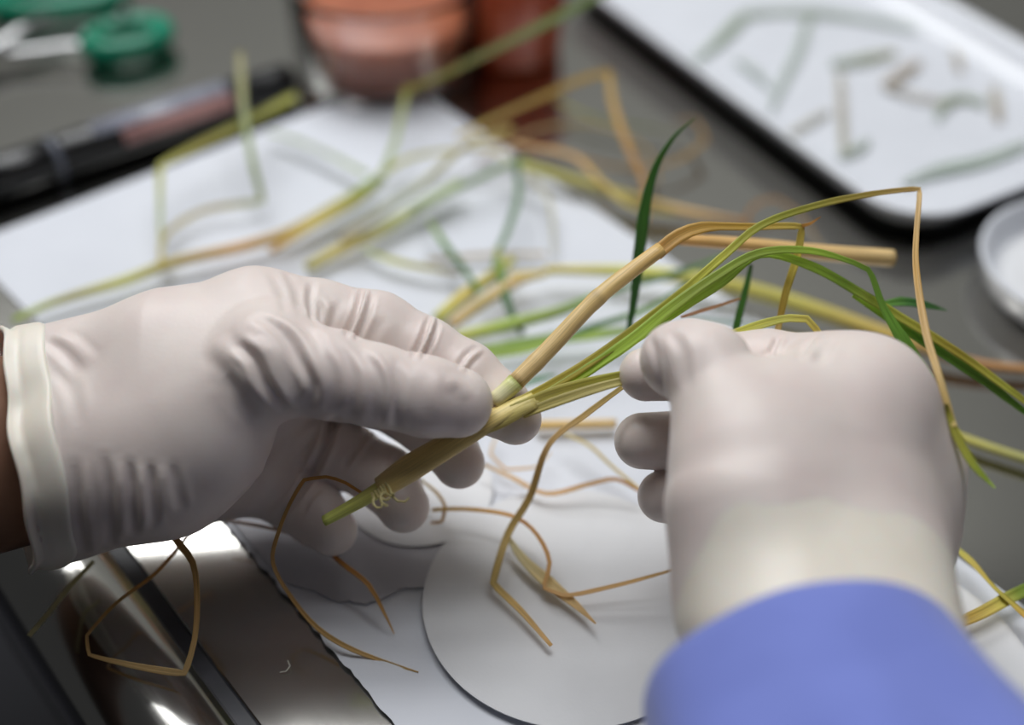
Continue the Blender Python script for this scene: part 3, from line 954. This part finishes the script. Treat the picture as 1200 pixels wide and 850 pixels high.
wv_ = 0.0012 * np.sin(cen[:, 0] * 260) + 0.0008 * np.sin(cen[:, 1] * 420)
low = ((cen - ra) @ FD + wv_) > -0.004
def submesh(name, v, q):
    used, inv = np.unique(q, return_inverse=True)
    return np_mesh(name, v[used], inv.reshape(-1, 4))
gloveR = link('glove', submesh('glove', vR, qR[~low]), M['latex'], person)
cuffR = link('cuff', submesh('cuff', vR, qR[low]), M['cuff'], gloveR)
gloveR['label'] = 'white latex glove on the hand below the blue sleeve'
# forearm axis heads towards the lower right of the picture, to the wearer
ra, rb = W(948, 720, .333), W(1085, 1000, .270)
FD = rb - ra; FD /= np.linalg.norm(FD)
upR = -FWD + FD * float(FWD @ FD); upR /= np.linalg.norm(upR)
sdR = np.cross(FD, upR); sdR /= np.linalg.norm(sdR)
if sdR[0] < 0: sdR = -sdR
cuffR['label'] = 'cream cuff tucked into the blue sleeve'
rg = []
for t in np.linspace(0, 1, 10):
    rg.append((ra + FD * (0.0 + 0.34 * t), sdR * (.030 + .012 * t), upR * (.022 + .014 * t), .003))
fb = loft('forearm', rg, M['skin'], person)
rg = []
for k, (s_, hw, hd, wv) in enumerate(((.040, .0350, .0275, .010), (.006, .0360, .0290, .012), (-.0005, .0385, .0305, .014), (.000, .0398, .0318, .016), (.003, .0402, .0322, .016), (.012, .0410, .0330, .02), (.022, .0420, .0335, .035),
                                      (.035, .0445, .0350, .05), (.05, .0465, .0370, .055), (.07, .050, .040, .055), (.10, .051, .043, .04), (.14, .054, .047, .04), (.2, .058, .05, .04), (.27, .062, .054, .04), (.36, .066, .058, .03))):
    rg.append((ra + FD * (s_ + 0.021) - sdR * (0.0095), sdR * hw, upR * hd, wv))
sl = loft('sleeve', rg, M['cloth'], person, n=96, caps=False)
sl['label'] = 'blue cloth sleeve'

# ------------------------------------------------------------------ the rice plant held in both hands
plant = empty('rice_plant', W(380, 610, .385), 'yellowing rice plant with bent leaves held between both gloved hands', 'plant')
culm([(380, 611, .384), (415, 592, .383), (452, 570, .382)], [1.9, 2.3, 2.9], [(0.42, 0.46, 0.10), (0.44, 0.45, 0.10), (0.44, 0.40, 0.11)], plant, 'stem_base', flat=0.8)
culm([(446, 573, .3815), (480, 550, .381), (530, 520, .3815), (572, 495, .382), (600, 480, .3825), (626, 467, .383)],
     [4.0, 4.9, 4.5, 4.0, 3.4, 2.7], [(0.58, 0.43, 0.16), (0.56, 0.41, 0.14), (0.56, 0.42, 0.14), (0.55, 0.43, 0.15), (0.55, 0.47, 0.16)], plant, 'leaf_sheath', flat=0.75)
blade([(565, 498, .3795), (600, 483, .3795), (622, 473, .3800), (632, 470, .381), (628, 479, .3805)], [5.5, 6.0, 5, 4, 1.5], [(0.50, 0.43, 0.13), (0.58, 0.50, 0.18)], plant, 'sheath_flap', fold=-0.4)
culm([(578, 472, .384), (592, 460, .3845), (605, 448, .385)], [2.6, 2.7, 2.8], [CREAM, (0.66, 0.63, 0.36), (0.42, 0.45, 0.12)], plant, 'culm_base', nodes=(0.97,))
culm([(605, 448, .385), (640, 413, .387), (700, 350, .391), (740, 318, .394), (775, 292, .396)], [2.75, 2.7, 2.6, 2.5, 2.3],
     [STRAW, (0.62, 0.44, 0.18), (0.60, 0.42, 0.16), (0.58, 0.38, 0.13)], plant, 'culm', nodes=(0.13, 0.56, 0.58))
blade([(768, 298, .3955), (795, 277, .397), (822, 267, .399), (880, 266, .402), (940, 265, .405), (934, 300, .405), (920, 345, .404), (911, 388, .404)],
      [4.6, 4.4, 2.6, 2.3, 2.2, 2.6, 2.4, 2.0], [(0.60, 0.38, 0.13), (0.55, 0.36, 0.08), (0.52, 0.36, 0.07), YELLOW, (0.40, 0.32, 0.05), (0.42, 0.28, 0.05)], plant, hint=(0, -0.7, 0.7))
blade([(940, 265, .4045), (950, 262, .405), (962, 254, .406)], [1.2, .8, .2], [ORANGE], plant, 'leaf_tip', hint=(0, -0.7, 0.7))
# pulled leaves
blade([(590, 482, .382), (640, 455, .383), (690, 425, .385), (745, 385, .388), (800, 342, .391), (850, 298, .394), (890, 265, .397), (960, 240, .401), (1030, 226, .405), (1078, 221, .407),
       (1074, 270, .398), (1073, 310, .388), (1085, 390, .372), (1100, 440, .362), (1118, 500, .357)],
      [3.2, 3.4, 3.2, 3.0, 2.8, 2.6, 2.4, 2.2, 1.8, 1.6, 1.8, 2.2, 2.4, 2.2, 1.6],
      [(0.50, 0.44, 0.10), (0.47, 0.40, 0.07), (0.38, 0.36, 0.05), YGREEN, (0.34, 0.35, 0.05), (0.42, 0.33, 0.07), STRAW, (0.55, 0.36, 0.12), STRAW, (0.50, 0.38, 0.12)], plant, hint=(0, -0.75, 0.65), fold=0.25)
blade([(1108, 474, .358), (1119, 508, .357), (1140, 545, .358), (1166, 572, .360)], [1.4, 3.2, 2.6, 0.4], [OLIVE, YGREEN, BRIGHT], plant, hint=(0.4, -0.7, 0.65))
blade([(630, 470, .3825), (690, 433, .385), (745, 395, .387), (790, 358, .389), (840, 323, .392), (888, 297, .395), (950, 294, .399), (1000, 308, .402), (1017, 316, .403), (1035, 360, .403), (1062, 405, .402), (1090, 445, .402)],
      [3.2, 3.6, 3.8, 3.6, 3.2, 2.8, 2.5, 2.2, 1.6, 2.2, 4.2, 3.0], [(0.46, 0.44, 0.10), BRIGHT, BRIGHT, (0.30, 0.38, 0.06), (0.27, 0.36, 0.05), BRIGHT, (0.15, 0.27, 0.03), GREEN, (0.10, 0.22, 0.025)], plant, hint=(0, -0.7, 0.7), fold=0.25)
blade([(720, 415, .3875), (790, 365, .391), (845, 330, .394), (890, 298, .397), (950, 312, .401), (1010, 345, .405), (1060, 375, .408), (1120, 412, .411), (1180, 455, .414), (1240, 500, .417)],
      [2.5, 3.6, 3.6, 2.6, 3.0, 3.0, 2.8, 2.6, 2.2, 1.5], [BRIGHT, BRIGHT, (0.27, 0.38, 0.05), BRIGHT, (0.2, 0.32, 0.035), YGREEN, (0.42, 0.35, 0.05), YGREEN, OLIVE], plant, hint=(0, -0.75, 0.65), fold=0.3)
blade([(1000, 345, .4065), (1040, 372, .408), (1090, 405, .411), (1150, 445, .414), (1230, 505, .418)], [2.2, 3.2, 3.0, 2.6, 1.2], [BRIGHT, GREEN, (0.12, 0.22, 0.03), GREEN], plant, hint=(0, -0.75, 0.65))
blade([(600, 482, .381), (650, 462, .3815), (700, 448, .3825), (745, 437, .384), (780, 428, .386)], [4.0, 4.6, 4.4, 3.2, 2.4], [(0.55, 0.50, 0.16), (0.52, 0.47, 0.12), (0.44, 0.43, 0.08), (0.46, 0.40, 0.06)], plant, hint=(0, -0.8, 0.6), fold=0.3)
blade([(612, 486, .3805), (660, 468, .381), (710, 452, .382), (748, 443, .384), (780, 436, .386)], [2.6, 3.2, 3.0, 2.4, 2.0], [(0.42, 0.36, 0.10), (0.50, 0.44, 0.16), (0.45, 0.42, 0.12)], plant, hint=(0, -0.6, 0.8), fold=0.3)
blade([(855, 392, .383), (900, 378, .384), (925, 373, .385), (945, 374, .386), (965, 400, .388)], [2.2, 2.8, 2.4, 2.4, 2.0], [YGREEN, (0.50, 0.50, 0.12), YELLOW], plant, hint=(0, -0.7, 0.7))
# frayed fibres at the base of the stem
for i in range(6):
    a = random.uniform(0, 6.28)
    bx, by = 438 + 3.2 * i, 584 - 2.4 * i
    ang = random.uniform(0.5, 2.2)
    ln, cr = random.uniform(10, 26), random.uniform(4, 8)
    P = [(bx - 2, by - 6, .3785)]
    for k in range(1, 7):
        q = k / 6
        P.append((bx + ln * q * math.cos(ang) + cr * q * math.sin(a + k * 1.0), by + ln * q * math.sin(ang) + cr * q * math.cos(a + k * 1.0), .3770 - 0.0005 * k))
    culm(P, [0.45, 0.4, 0.3], [(0.44, 0.38, 0.16)], plant, 'root_fibre')

# ------------------------------------------------------------------ loose dry leaves in the foreground
def loose(name, label, pts, width, cols, cat='leaf', round_=False, **kw):
    if round_: o = culm(pts, width, cols, None, name, **kw)
    else: o = blade(pts, width, cols, None, name, **kw)
    return tag(o, label, cat)
UPH = (0.05, -0.2, 0.97)
loose('dry_leaf', 'long straw-coloured leaf hanging from the stalks, kinked on the round filter paper',
      [(738, 448, .392), (690, 484, .402), (645, 520, .412), (620, 585, .424), (596, 625, .426), (577, 684, .0095), (610, 716, .0088), (646, 757, .0082)], [1.6, 2.4, 2.2, 2.4, 2.6, 2.4, 2.2, 1.2],
      [(0.55, 0.45, 0.16), STRAW, (0.58, 0.45, 0.18), (0.50, 0.38, 0.12), TAN], hint=UPH)
loose('dry_leaf', 'broad pale dry leaf lying flat between two thin orange strands',
      [(592, 624, .0115), (612, 655, .0095), (650, 690, .0085), (675, 710, .0085), (698, 731, .009)], [1.0, 3.2, 4.6, 3.0, 0.5], [CREAM, (0.58, 0.47, 0.22), TAN], hint=UPH)
loose('dry_leaf', 'thin wavy orange leaf winding across the round filter paper',
      [(506, 598, .012), (545, 597, .013), (605, 607, .015), (630, 628, .014), (644, 660, .012), (637, 690, .0098), (660, 698, .0095), (720, 687, .012), (790, 668, .016)], [1.4, 1.6, 1.5, 1.4, 1.5, 1.3, 1.6, 1.3, 0.8],
      [(0.46, 0.32, 0.08), ORANGE, TAN, (0.46, 0.30, 0.09)], hint=UPH)
loose('dry_leaf', 'short bent brown-orange leaf left of the lower curled fingertips',
      [(566, 544, .012), (600, 560, .010), (640, 579, .009), (690, 568, .012), (722, 562, .014), (750, 576, .012)], [1.0, 1.6, 1.6, 1.8, 1.6, 1.2], [STRAW, TAN, (0.40, 0.22, 0.04), BROWN], hint=UPH)
loose('dry_leaf', 'thin pale strand slanting down to the lower curled fingertips',
      [(660, 508, .012), (690, 522, .014), (715, 545, .012), (750, 574, .010)], [1.0, 1.3, 1.2, 1.0], [(0.50, 0.42, 0.18), (0.46, 0.36, 0.12)], hint=UPH)
loose('straw_piece', 'short cut straw stick lying between the two hands', [(628, 499, .006), (680, 498, .006), (722, 497, .006)], [1.9, 1.9, 1.9], [(0.50, 0.33, 0.10), STRAW], 'straw', True)
loose('dry_leaf', 'small faint curl of dry leaf right of the index fingertip', [(583, 508, .008), (574, 532, .009), (592, 551, .008), (630, 548, .009), (645, 530, .008)], [0.9, 1.0, 1.0, 0.9, 0.6], [ASH, TAN, STRAW], hint=UPH)
loose('dry_leaf', 'small hooked dry leaf beside the ring fingertip', [(492, 562, .014), (512, 578, .013), (522, 596, .012), (518, 612, .010), (505, 613, .009)], [0.9, 1.2, 1.2, 1.2, 0.9], [(0.46, 0.38, 0.16), TAN], hint=UPH)
loose('dry_leaf', 'long thin orange strand looping in front of the little finger onto paper',
      [(424, 578, .392), (405, 566, .391), (382, 559, .390), (356, 562, .389), (340, 590, .390), (326, 625, .394), (320, 660, .400), (345, 705, .405), (372, 736, .404), (402, 756, .0060), (440, 772, .0022), (490, 788, .0022)],
      [0.9, 1.0, 1.2, 1.1, 1.3, 1.3, 1.3, 1.5, 1.7, 1.6, 1.2, 0.4], [ORANGE, (0.46, 0.29, 0.09), TAN, (0.46, 0.30, 0.1), STRAW], hint=(0, -0.7, 0.7))
loose('dry_leaf', 'thin orange strand below the little finger ending in a point', [(372, 632, .012), (400, 660, .014), (432, 686, .013), (448, 714, .009), (462, 743, .0032)], [1.0, 1.6, 1.7, 1.3, 0.3], [BROWN, ORANGE, TAN], hint=UPH)
loose('dry_leaf', 'dark thin strand at the paper edge under the palm', [(262, 610, .010), (300, 616, .010), (335, 624, .012), (380, 640, .012)], [0.9, 1.2, 1.2, 0.9], [BROWN, (0.24, 0.12, 0.03)], hint=UPH)
loose('dry_leaf', 'dry leaf bent in a triangular loop over the steel edge',
      [(196, 612, .030), (206, 632, .030), (226, 660, .028), (231, 700, .022), (228, 750, .012), (217, 790, .0042), (160, 781, .0050), (104, 768, .0040), (101, 745, .0085), (135, 708, .012), (180, 674, .012), (204, 648, .014), (232, 612, .018)],
      [2.0, 2.4, 1.8, 1.8, 1.7, 2.4, 1.9, 1.2, 1.0, 1.1, 1.2, 1.2, 1.0], [TAN, (0.42, 0.28, 0.09), TAN, STRAW, STRAW, TAN, (0.42, 0.27, 0.08), ORANGE, BROWN], hint=(0, -0.6, 0.8), fold=0.2)
loose('dry_leaf', 'pale narrow strand crossing the bright steel rim', [(110, 658, .010), (80, 690, .007), (58, 718, .006), (34, 746, .004)], [1.4, 2.0, 1.9, 1.6], [(0.50, 0.46, 0.24), CREAM, (0.50, 0.46, 0.26)], hint=UPH)
loose('leaf_shred', 'tiny pale curled shred lying on the dark steel', [(337, 774, .0010), (340, 781, .0018), (335, 787, .0010), (328, 788, .0008)], [0.25, 0.35, 0.25], [(0.7, 0.68, 0.6)], hint=UPH)
# right side
loose('dry_leaf', 'twisted yellow-green leaf at the right edge, pointing to the sleeve', [(1112, 636, .010), (1140, 662, .012), (1165, 690, .011), (1185, 708, .010), (1215, 735, .012)], [1.6, 3.4, 2.6, 3.2, 3.0], [YGREEN, YELLOW, OLIVE, ORANGE], hint=UPH, twist=(0, 0.6, 0.2))
loose('cut_leaf', 'green leaf with a yellow cut end near the blue sleeve', [(1116, 734, .010), (1150, 719, .010), (1185, 700, .009), (1230, 680, .007)], [3.4, 4.2, 4.2, 4.0], [(0.55, 0.35, 0.06), YELLOW, (0.20, 0.26, 0.03), GREEN], hint=UPH)
loose('straw_piece', 'faint yellow-green stalk right of the glove, ending at the frame edge', [(1110, 508, .004), (1150, 522, .004), (1230, 548, .004)], [1.8, 1.8, 1.8], [OLIVE, (0.30, 0.30, 0.10)], 'straw', True)

# ------------------------------------------------------------------ stalks lying behind the hands
loose('straw_piece', 'tan cut straw with blunt end above the right glove', [(795, 281, .425), (880, 287, .430), (960, 296, .435), (1046, 303, .440)], [1.9, 2.3, 2.8, 3.1], [(0.50, 0.28, 0.08), TAN, STRAW], 'straw', True)
loose('rice_stalk', 'olive green stalk running behind the right glove to the right edge', [(640, 316, .012), (760, 320, .012), (870, 338, .011), (960, 365, .009), (1060, 400, .007), (1140, 426, .005), (1240, 437, .004)], [1.6, 2.6, 3.3, 3.4, 3.0, 2.2, 1.8],
      [YELLOW, YGREEN, OLIVE, OLIVE, (0.42, 0.30, 0.05), BROWN, BROWN], 'stalk', True)
loose('green_leaf', 'dark green pointed blade standing up between the two hands', [(735, 395, .44), (742, 350, .437), (748, 290, .434), (755, 240, .433), (768, 195, .433), (790, 160, .434), (815, 138, .436)],
      [2.0, 3.4, 5.2, 5.2, 3.6, 1.8, 0.3], [DKGREEN, (0.03, 0.12, 0.02), (0.045, 0.16, 0.02), (0.05, 0.17, 0.025), (0.10, 0.22, 0.05)], hint=(0.55, -0.7, 0.4))
loose('green_leaf', 'short dark green blade rising behind the right index knuckle', [(858, 400, .425), (866, 365, .427), (874, 335, .43), (880, 310, .432)], [3.0, 3.4, 3.0, 1.6], [(0.06, 0.18, 0.02), (0.05, 0.15, 0.02)], hint=(0.5, -0.7, 0.4))
loose('green_leaf', 'small dark green leaf tip beside the long hanging tan leaf', [(1030, 358, .418), (1055, 354, .42), (1085, 358, .422), (1110, 364, .424)], [1.5, 3.4, 2.6, 0.4], [GREEN, DKGREEN, (0.05, 0.13, 0.03)], hint=(0, -0.5, 0.85))
loose('dry_leaf', 'thin red-brown strand just above the right thumb', [(798, 372, .41), (830, 362, .412), (868, 350, .415)], [0.9, 1.2, 0.6], [(0.36, 0.17, 0.08), BROWN], hint=(0, -0.6, 0.8))

TINT = 1.15
def seedling(label, base, parts):
    e = empty('rice_seedling', Q(base), label, 'seedling')
    for kind, pts, wd, cols in parts:
        if kind == 's': culm(pts, wd, cols, e, 'stem')
        else: blade(pts, wd, cols, e, 'leaf', hint=UPH)
    return e
seedling('long blurred seedling with orange stem lying along the left glove', (20, 372, .006), [
    ('s', [(15, 376, .006), (60, 356, .007), (150, 328, .008), (200, 309, .009), (290, 288, .009), (340, 272, .009), (400, 240, .010), (440, 214, .011)], [1.2, 1.8, 2.2, 2.4, 2.4, 2.6, 3.0, 2.4],
     [BRIGHT, OLIVE, YGREEN, (0.40, 0.28, 0.05), ORANGE, (0.42, 0.30, 0.05), OLIVE, GREEN]),
    ('s', [(318, 294, .012), (360, 268, .012), (420, 234, .013), (448, 210, .013)], [1.4, 1.8, 2.2, 1.8], [ORANGE, YELLOW, OLIVE, (0.14, 0.20, 0.02)]),
    ('l', [(445, 212, .012), (462, 170, .016), (470, 135, .020), (478, 100, .024)], [3.4, 3.2, 2.8, 1.5], [PALEGREEN, PALEGREEN, YGREEN]),
    ('l', [(440, 210, .012), (480, 186, .014), (540, 176, .014), (600, 172, .012)], [3.2, 3.0, 3.0, 2.0], [YGREEN, (0.5, 0.47, 0.22), (0.52, 0.48, 0.28)]),
    ('l', [(430, 205, .010), (390, 184, .010), (345, 164, .009), (315, 155, .008)], [3.0, 3.4, 3.2, 2.0], [PALEGREEN, GREYG, PALEGREEN])])
seedling('pale green seedling lying across the middle of the large sheet', (362, 314, .006), [
    ('s', [(360, 314, .006), (400, 292, .007), (450, 268, .008), (500, 238, .010), (540, 215, .011)], [2.2, 2.6, 2.8, 2.6, 2.2], [OLIVE, YELLOW, (0.45, 0.46, 0.14), PALEGREEN, PALEGREEN]),
    ('s', [(400, 280, .014), (450, 246, .014), (500, 212, .014), (545, 172, .016), (600, 150, .018)], [1.8, 2.0, 2.0, 1.6, 1.2], [ASH, GREYG, (0.45, 0.42, 0.22), YELLOW]),
    ('l', [(480, 246, .012), (540, 220, .014), (590, 196, .016), (618, 186, .018)], [2.6, 3.4, 3.2, 2.2], [PALEGREEN, (0.22, 0.32, 0.16), GREEN]),
    ('l', [(604, 184, .020), (607, 230, .018), (595, 270, .014), (582, 300, .010), (578, 330, .008)], [2.0, 3.2, 3.2, 2.6, 1.4], [DKGREEN, (0.2, 0.32, 0.2), (0.16, 0.30, 0.12), GREEN]),
    ('l', [(545, 168, .018), (600, 190, .016), (640, 230, .010), (650, 300, .006)], [1.6, 2.4, 2.2, 1.2], [CREAM, (0.6, 0.58, 0.45), (0.66, 0.65, 0.55)])])
seedling('tangled yellow-green seedling just above the left index fingertip', (515, 372, .006), [
    ('s', [(512, 374, .006), (545, 346, .007), (580, 322, .008), (600, 305, .009)], [2.4, 2.8, 2.6, 2.0], [YGREEN, YELLOW, (0.44, 0.38, 0.06), YGREEN]),
    ('s', [(530, 380, .012), (570, 352, .012), (610, 328, .012), (640, 320, .012)], [2.2, 2.6, 2.4, 1.6], [STRAW, (0.56, 0.44, 0.18), STRAW, YELLOW]),
    ('l', [(502, 258, .012), (522, 288, .013), (545, 318, .013), (562, 342, .010)], [2.2, 3.0, 3.2, 2.0], [PALEGREEN, GREEN, DKGREEN, GREEN]),
    ('l', [(582, 290, .016), (588, 325, .014), (596, 360, .012), (612, 392, .008)], [2.0, 3.4, 3.6, 2.6], [YGREEN, GREEN, DKGREEN, (0.05, 0.13, 0.03)]),
    ('l', [(425, 292, .008), (460, 306, .008), (495, 314, .008), (540, 322, .008)], [2.0, 3.2, 3.0, 2.0], [PALEGREEN, YGREEN, OLIVE, ASH]),
    ('l', [(500, 306, .005), (560, 300, .005), (640, 298, .005)], [2.6, 3.0, 2.6], [(0.55, 0.48, 0.36), (0.58, 0.50, 0.38)]),
    ('l', [(596, 322, .012), (660, 319, .012), (720, 318, .012), (775, 322, .012)], [2.2, 2.6, 2.2, 1.6], [YELLOW, YGREEN, YELLOW, OLIVE])])
seedling('bright green seedling beneath the straw culm, pointing to the right glove', (540, 395, .008), [
    ('s', [(535, 396, .008), (600, 380, .010), (660, 364, .012), (700, 348, .014)], [2.4, 2.6, 2.4, 1.8], [YGREEN, BRIGHT, (0.24, 0.33, 0.05), GREEN]),
    ('l', [(690, 352, .014), (740, 335, .020), (790, 322, .026), (850, 300, .034)], [2.6, 3.4, 3.0, 1.6], [GREEN, (0.06, 0.16, 0.025), DKGREEN, GREEN]),
    ('l', [(548, 414, .010), (620, 402, .010), (690, 394, .011), (760, 386, .012)], [3.4, 4.6, 5.0, 3.0], [BRIGHT, (0.24, 0.38, 0.05), BRIGHT, (0.16, 0.28, 0.04)]),
    ('l', [(560, 420, .014), (610, 412, .014), (660, 398, .014)], [2.4, 3.2, 2.6], [(0.30, 0.42, 0.06), BRIGHT, BRIGHT]),
    ('l', [(640, 405, .020), (700, 382, .022), (760, 362, .026), (810, 330, .032)], [2.0, 2.8, 2.8, 1.6], [GREEN, DKGREEN, GREEN, DKGREEN]),
    ('l', [(610, 452, .012), (630, 445, .012), (652, 440, .012)], [1.6, 2.4, 1.0], [(0.05, 0.28, 0.08), (0.04, 0.22, 0.07)]),
    ('l', [(800, 372, .012), (840, 378, .010), (900, 384, .008)], [1.6, 2.4, 1.4], [(0.08, 0.22, 0.12), (0.10, 0.24, 0.14)])])
loose('bent_leaf', 'pale leaf bent upright against the marker pen, left of the seedlings', [(189, 312, .008), (190, 285, .009), (200, 270, .009), (240, 247, .009), (308, 236, .010), (296, 190, .022), (286, 130, .034), (281, 60, .046)], [1.8, 2.6, 3.0, 3.0, 3.2, 3.4, 3.8, 3.2],
      [YELLOW, (0.5, 0.42, 0.16), (0.55, 0.48, 0.25), PALEGREEN, PALEGREEN, (0.42, 0.42, 0.18), (0.46, 0.42, 0.20)], hint=(0, -0.6, 0.8))
loose('bent_leaf', 'yellow-green leaf crossing in front of the marker pen end', [(189, 312, .012), (188, 250, .018), (188, 194, .024), (230, 172, .024), (280, 148, .024), (348, 112, .026)], [1.6, 2.2, 3.0, 4.2, 5.0, 4.0], [YELLOW, PALEGREEN, YGREEN, OLIVE, (0.30, 0.30, 0.03), YGREEN], hint=(0, -0.6, 0.8))
loose('green_leaf', 'green blade reaching up in front of the orange cup', [(470, 110, .030), (520, 88, .040), (580, 58, .050), (640, 28, .058), (720, -16, .066)], [2.6, 3.4, 4.4, 4.6, 3.4], [OLIVE, (0.22, 0.22, 0.04), (0.16, 0.24, 0.03), (0.14, 0.22, 0.03)], hint=(0, -0.6, 0.8))
loose('dry_leaf', 'bright orange leaf arching to a sharp bend above the paper edge', [(535, 160, .026), (580, 138, .028), (630, 116, .032), (680, 94, .036), (713, 84, .038), (718, 120, .032), (735, 170, .024), (755, 215, .016), (756, 260, .008)], [1.8, 2.6, 3.0, 3.4, 3.2, 3.6, 3.4, 3.0, 2.4],
      [YELLOW, (0.50, 0.34, 0.06), (0.55, 0.36, 0.05), (0.58, 0.36, 0.05), ORANGE, (0.50, 0.28, 0.06)], hint=(0, -0.7, 0.7))
loose('dry_leaf', 'tan leaf crossing the far right edge of the paper', [(550, 160, .012), (620, 172, .014), (672, 184, .014), (705, 214, .012), (740, 242, .008), (790, 252, .006)], [2.4, 2.6, 3.0, 3.2, 2.8, 1.4], [(0.5, 0.42, 0.2), TAN, TAN, YELLOW, OLIVE], hint=UPH)
loose('rice_stalk', 'olive-yellow stalk on the dark steel right of the paper', [(600, 190, .010), (660, 208, .009), (740, 232, .008), (800, 248, .006), (880, 262, .005)], [2.0, 2.6, 2.6, 2.2, 1.4], [YGREEN, OLIVE, (0.36, 0.30, 0.06), TAN, BROWN], 'stalk', True)
loose('dry_leaf', 'faint brown leaf curling on steel behind the upright green blade', [(640, 170, .006), (720, 196, .006), (790, 190, .008), (828, 165, .010), (815, 140, .010), (790, 142, .008)], [1.6, 2.4, 2.8, 3.0, 2.6, 1.6], [BROWN, (0.28, 0.18, 0.06), (0.34, 0.21, 0.06), (0.30, 0.18, 0.06)], hint=UPH)
loose('dry_leaf', 'faint brown strand arching beside the sharply bent orange leaf', [(560, 190, .006), (630, 152, .010), (700, 148, .010), (760, 178, .008), (772, 215, .005)], [1.4, 2.4, 2.6, 2.4, 1.4], [BROWN, (0.33, 0.24, 0.07), (0.30, 0.19, 0.05)], hint=UPH)
loose('dry_leaf', 'small faint brown curl on the steel above the cut straw', [(868, 268, .006), (885, 240, .008), (908, 232, .008), (935, 250, .006), (962, 290, .004)], [1.2, 2.2, 2.4, 2.0, 1.2], [BROWN, (0.32, 0.22, 0.10)], hint=UPH)
loose('green_leaf', 'olive strand on steel under the sharp orange bend', [(650, 118, .006), (700, 140, .006), (760, 150, .006), (800, 160, .005)], [2.0, 2.8, 2.4, 1.2], [OLIVE, (0.14, 0.17, 0.04), (0.16, 0.16, 0.05)], hint=UPH)
# cuttings in the tray
TB = 0.0055
def intray(label, pts, wd, cols, name='leaf_cutting'):
    P = [(x, y, TB + 0.001 * (k % 2)) for k, (x, y) in enumerate(pts)]
    wd = [0.72 * k for k in wd]
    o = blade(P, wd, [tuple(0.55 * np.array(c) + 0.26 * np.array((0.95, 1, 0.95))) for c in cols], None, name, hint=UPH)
    return tag(o, label, 'leaf', 'leaf cuttings in the tray')
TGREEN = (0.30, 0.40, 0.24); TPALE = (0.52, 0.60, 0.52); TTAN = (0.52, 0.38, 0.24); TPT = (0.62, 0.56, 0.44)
intray('bent green cutting at the far left of the enamel tray', [(812, 74), (845, 45), (872, 18), (900, 14)], [4, 7, 8, 6], [TPALE, (0.26, 0.38, 0.16), TGREEN])
intray('long pale green strip along the far side of the enamel tray', [(895, 14), (950, 14), (1010, 22), (1075, 34)], [5, 7, 7, 5], [TGREEN, TGREEN, TPALE, TPALE])
intray('pale green strip slanting down from the long far strip in the tray', [(950, 16), (935, 60), (918, 96), (903, 128)], [4, 6, 6, 3], [TGREEN, TPALE, TPALE])
intray('faint bluish strip nearest the left rim of the tray', [(862, 70), (885, 85), (905, 105)], [4, 6, 3], [TPALE, (0.58, 0.65, 0.62)])
intray('straight green piece in the middle of the tray, above the tan curl', [(975, 76), (1010, 70), (1050, 62)], [6, 8, 6], [TGREEN, (0.34, 0.38, 0.16), (0.42, 0.38, 0.14)])
intray('tan curled cutting in the middle of the enamel tray', [(1078, 72), (1058, 86), (1036, 100), (1062, 110)], [5, 8, 7, 4], [TTAN, TTAN, (0.6, 0.5, 0.4)])
intray('pale tan strip right of the tan curl in the tray', [(1040, 104), (1080, 115), (1110, 120)], [4, 5, 4], [TPT, TTAN])
intray('short hooked green cutting toward the right of the tray', [(1098, 140), (1106, 122), (1128, 114), (1155, 122)], [4, 7, 7, 5], [TPALE, (0.30, 0.36, 0.14), TGREEN])
intray('small upright tan piece at the right of the tray', [(1164, 100), (1168, 125), (1170, 142)], [5, 8, 5], [TPT, TTAN])
intray('tiny tan scrap near the tray far wall', [(1118, 58), (1122, 70), (1125, 84)], [4, 6, 4], [TPT, TTAN])
intray('vertical pale tan strip left of centre in the tray', [(984, 85), (986, 125), (989, 178)], [5, 6, 5], [TPT, (0.58, 0.48, 0.36), (0.5, 0.45, 0.28)])
intray('small grey-green piece near the left rim at the tray middle', [(984, 184), (1002, 176), (1018, 164)], [5, 6, 4], [(0.42, 0.48, 0.34), TPALE])
intray('faint cream strip close to the left rim of the tray', [(925, 158), (945, 145), (972, 130)], [4, 5, 4], [TPT, (0.66, 0.62, 0.54)])
intray('broad pale green strip at the near end of the tray', [(1058, 216), (1100, 200), (1150, 190), (1205, 168)], [4, 9, 9, 6], [TPALE, (0.46, 0.56, 0.46), TPALE])
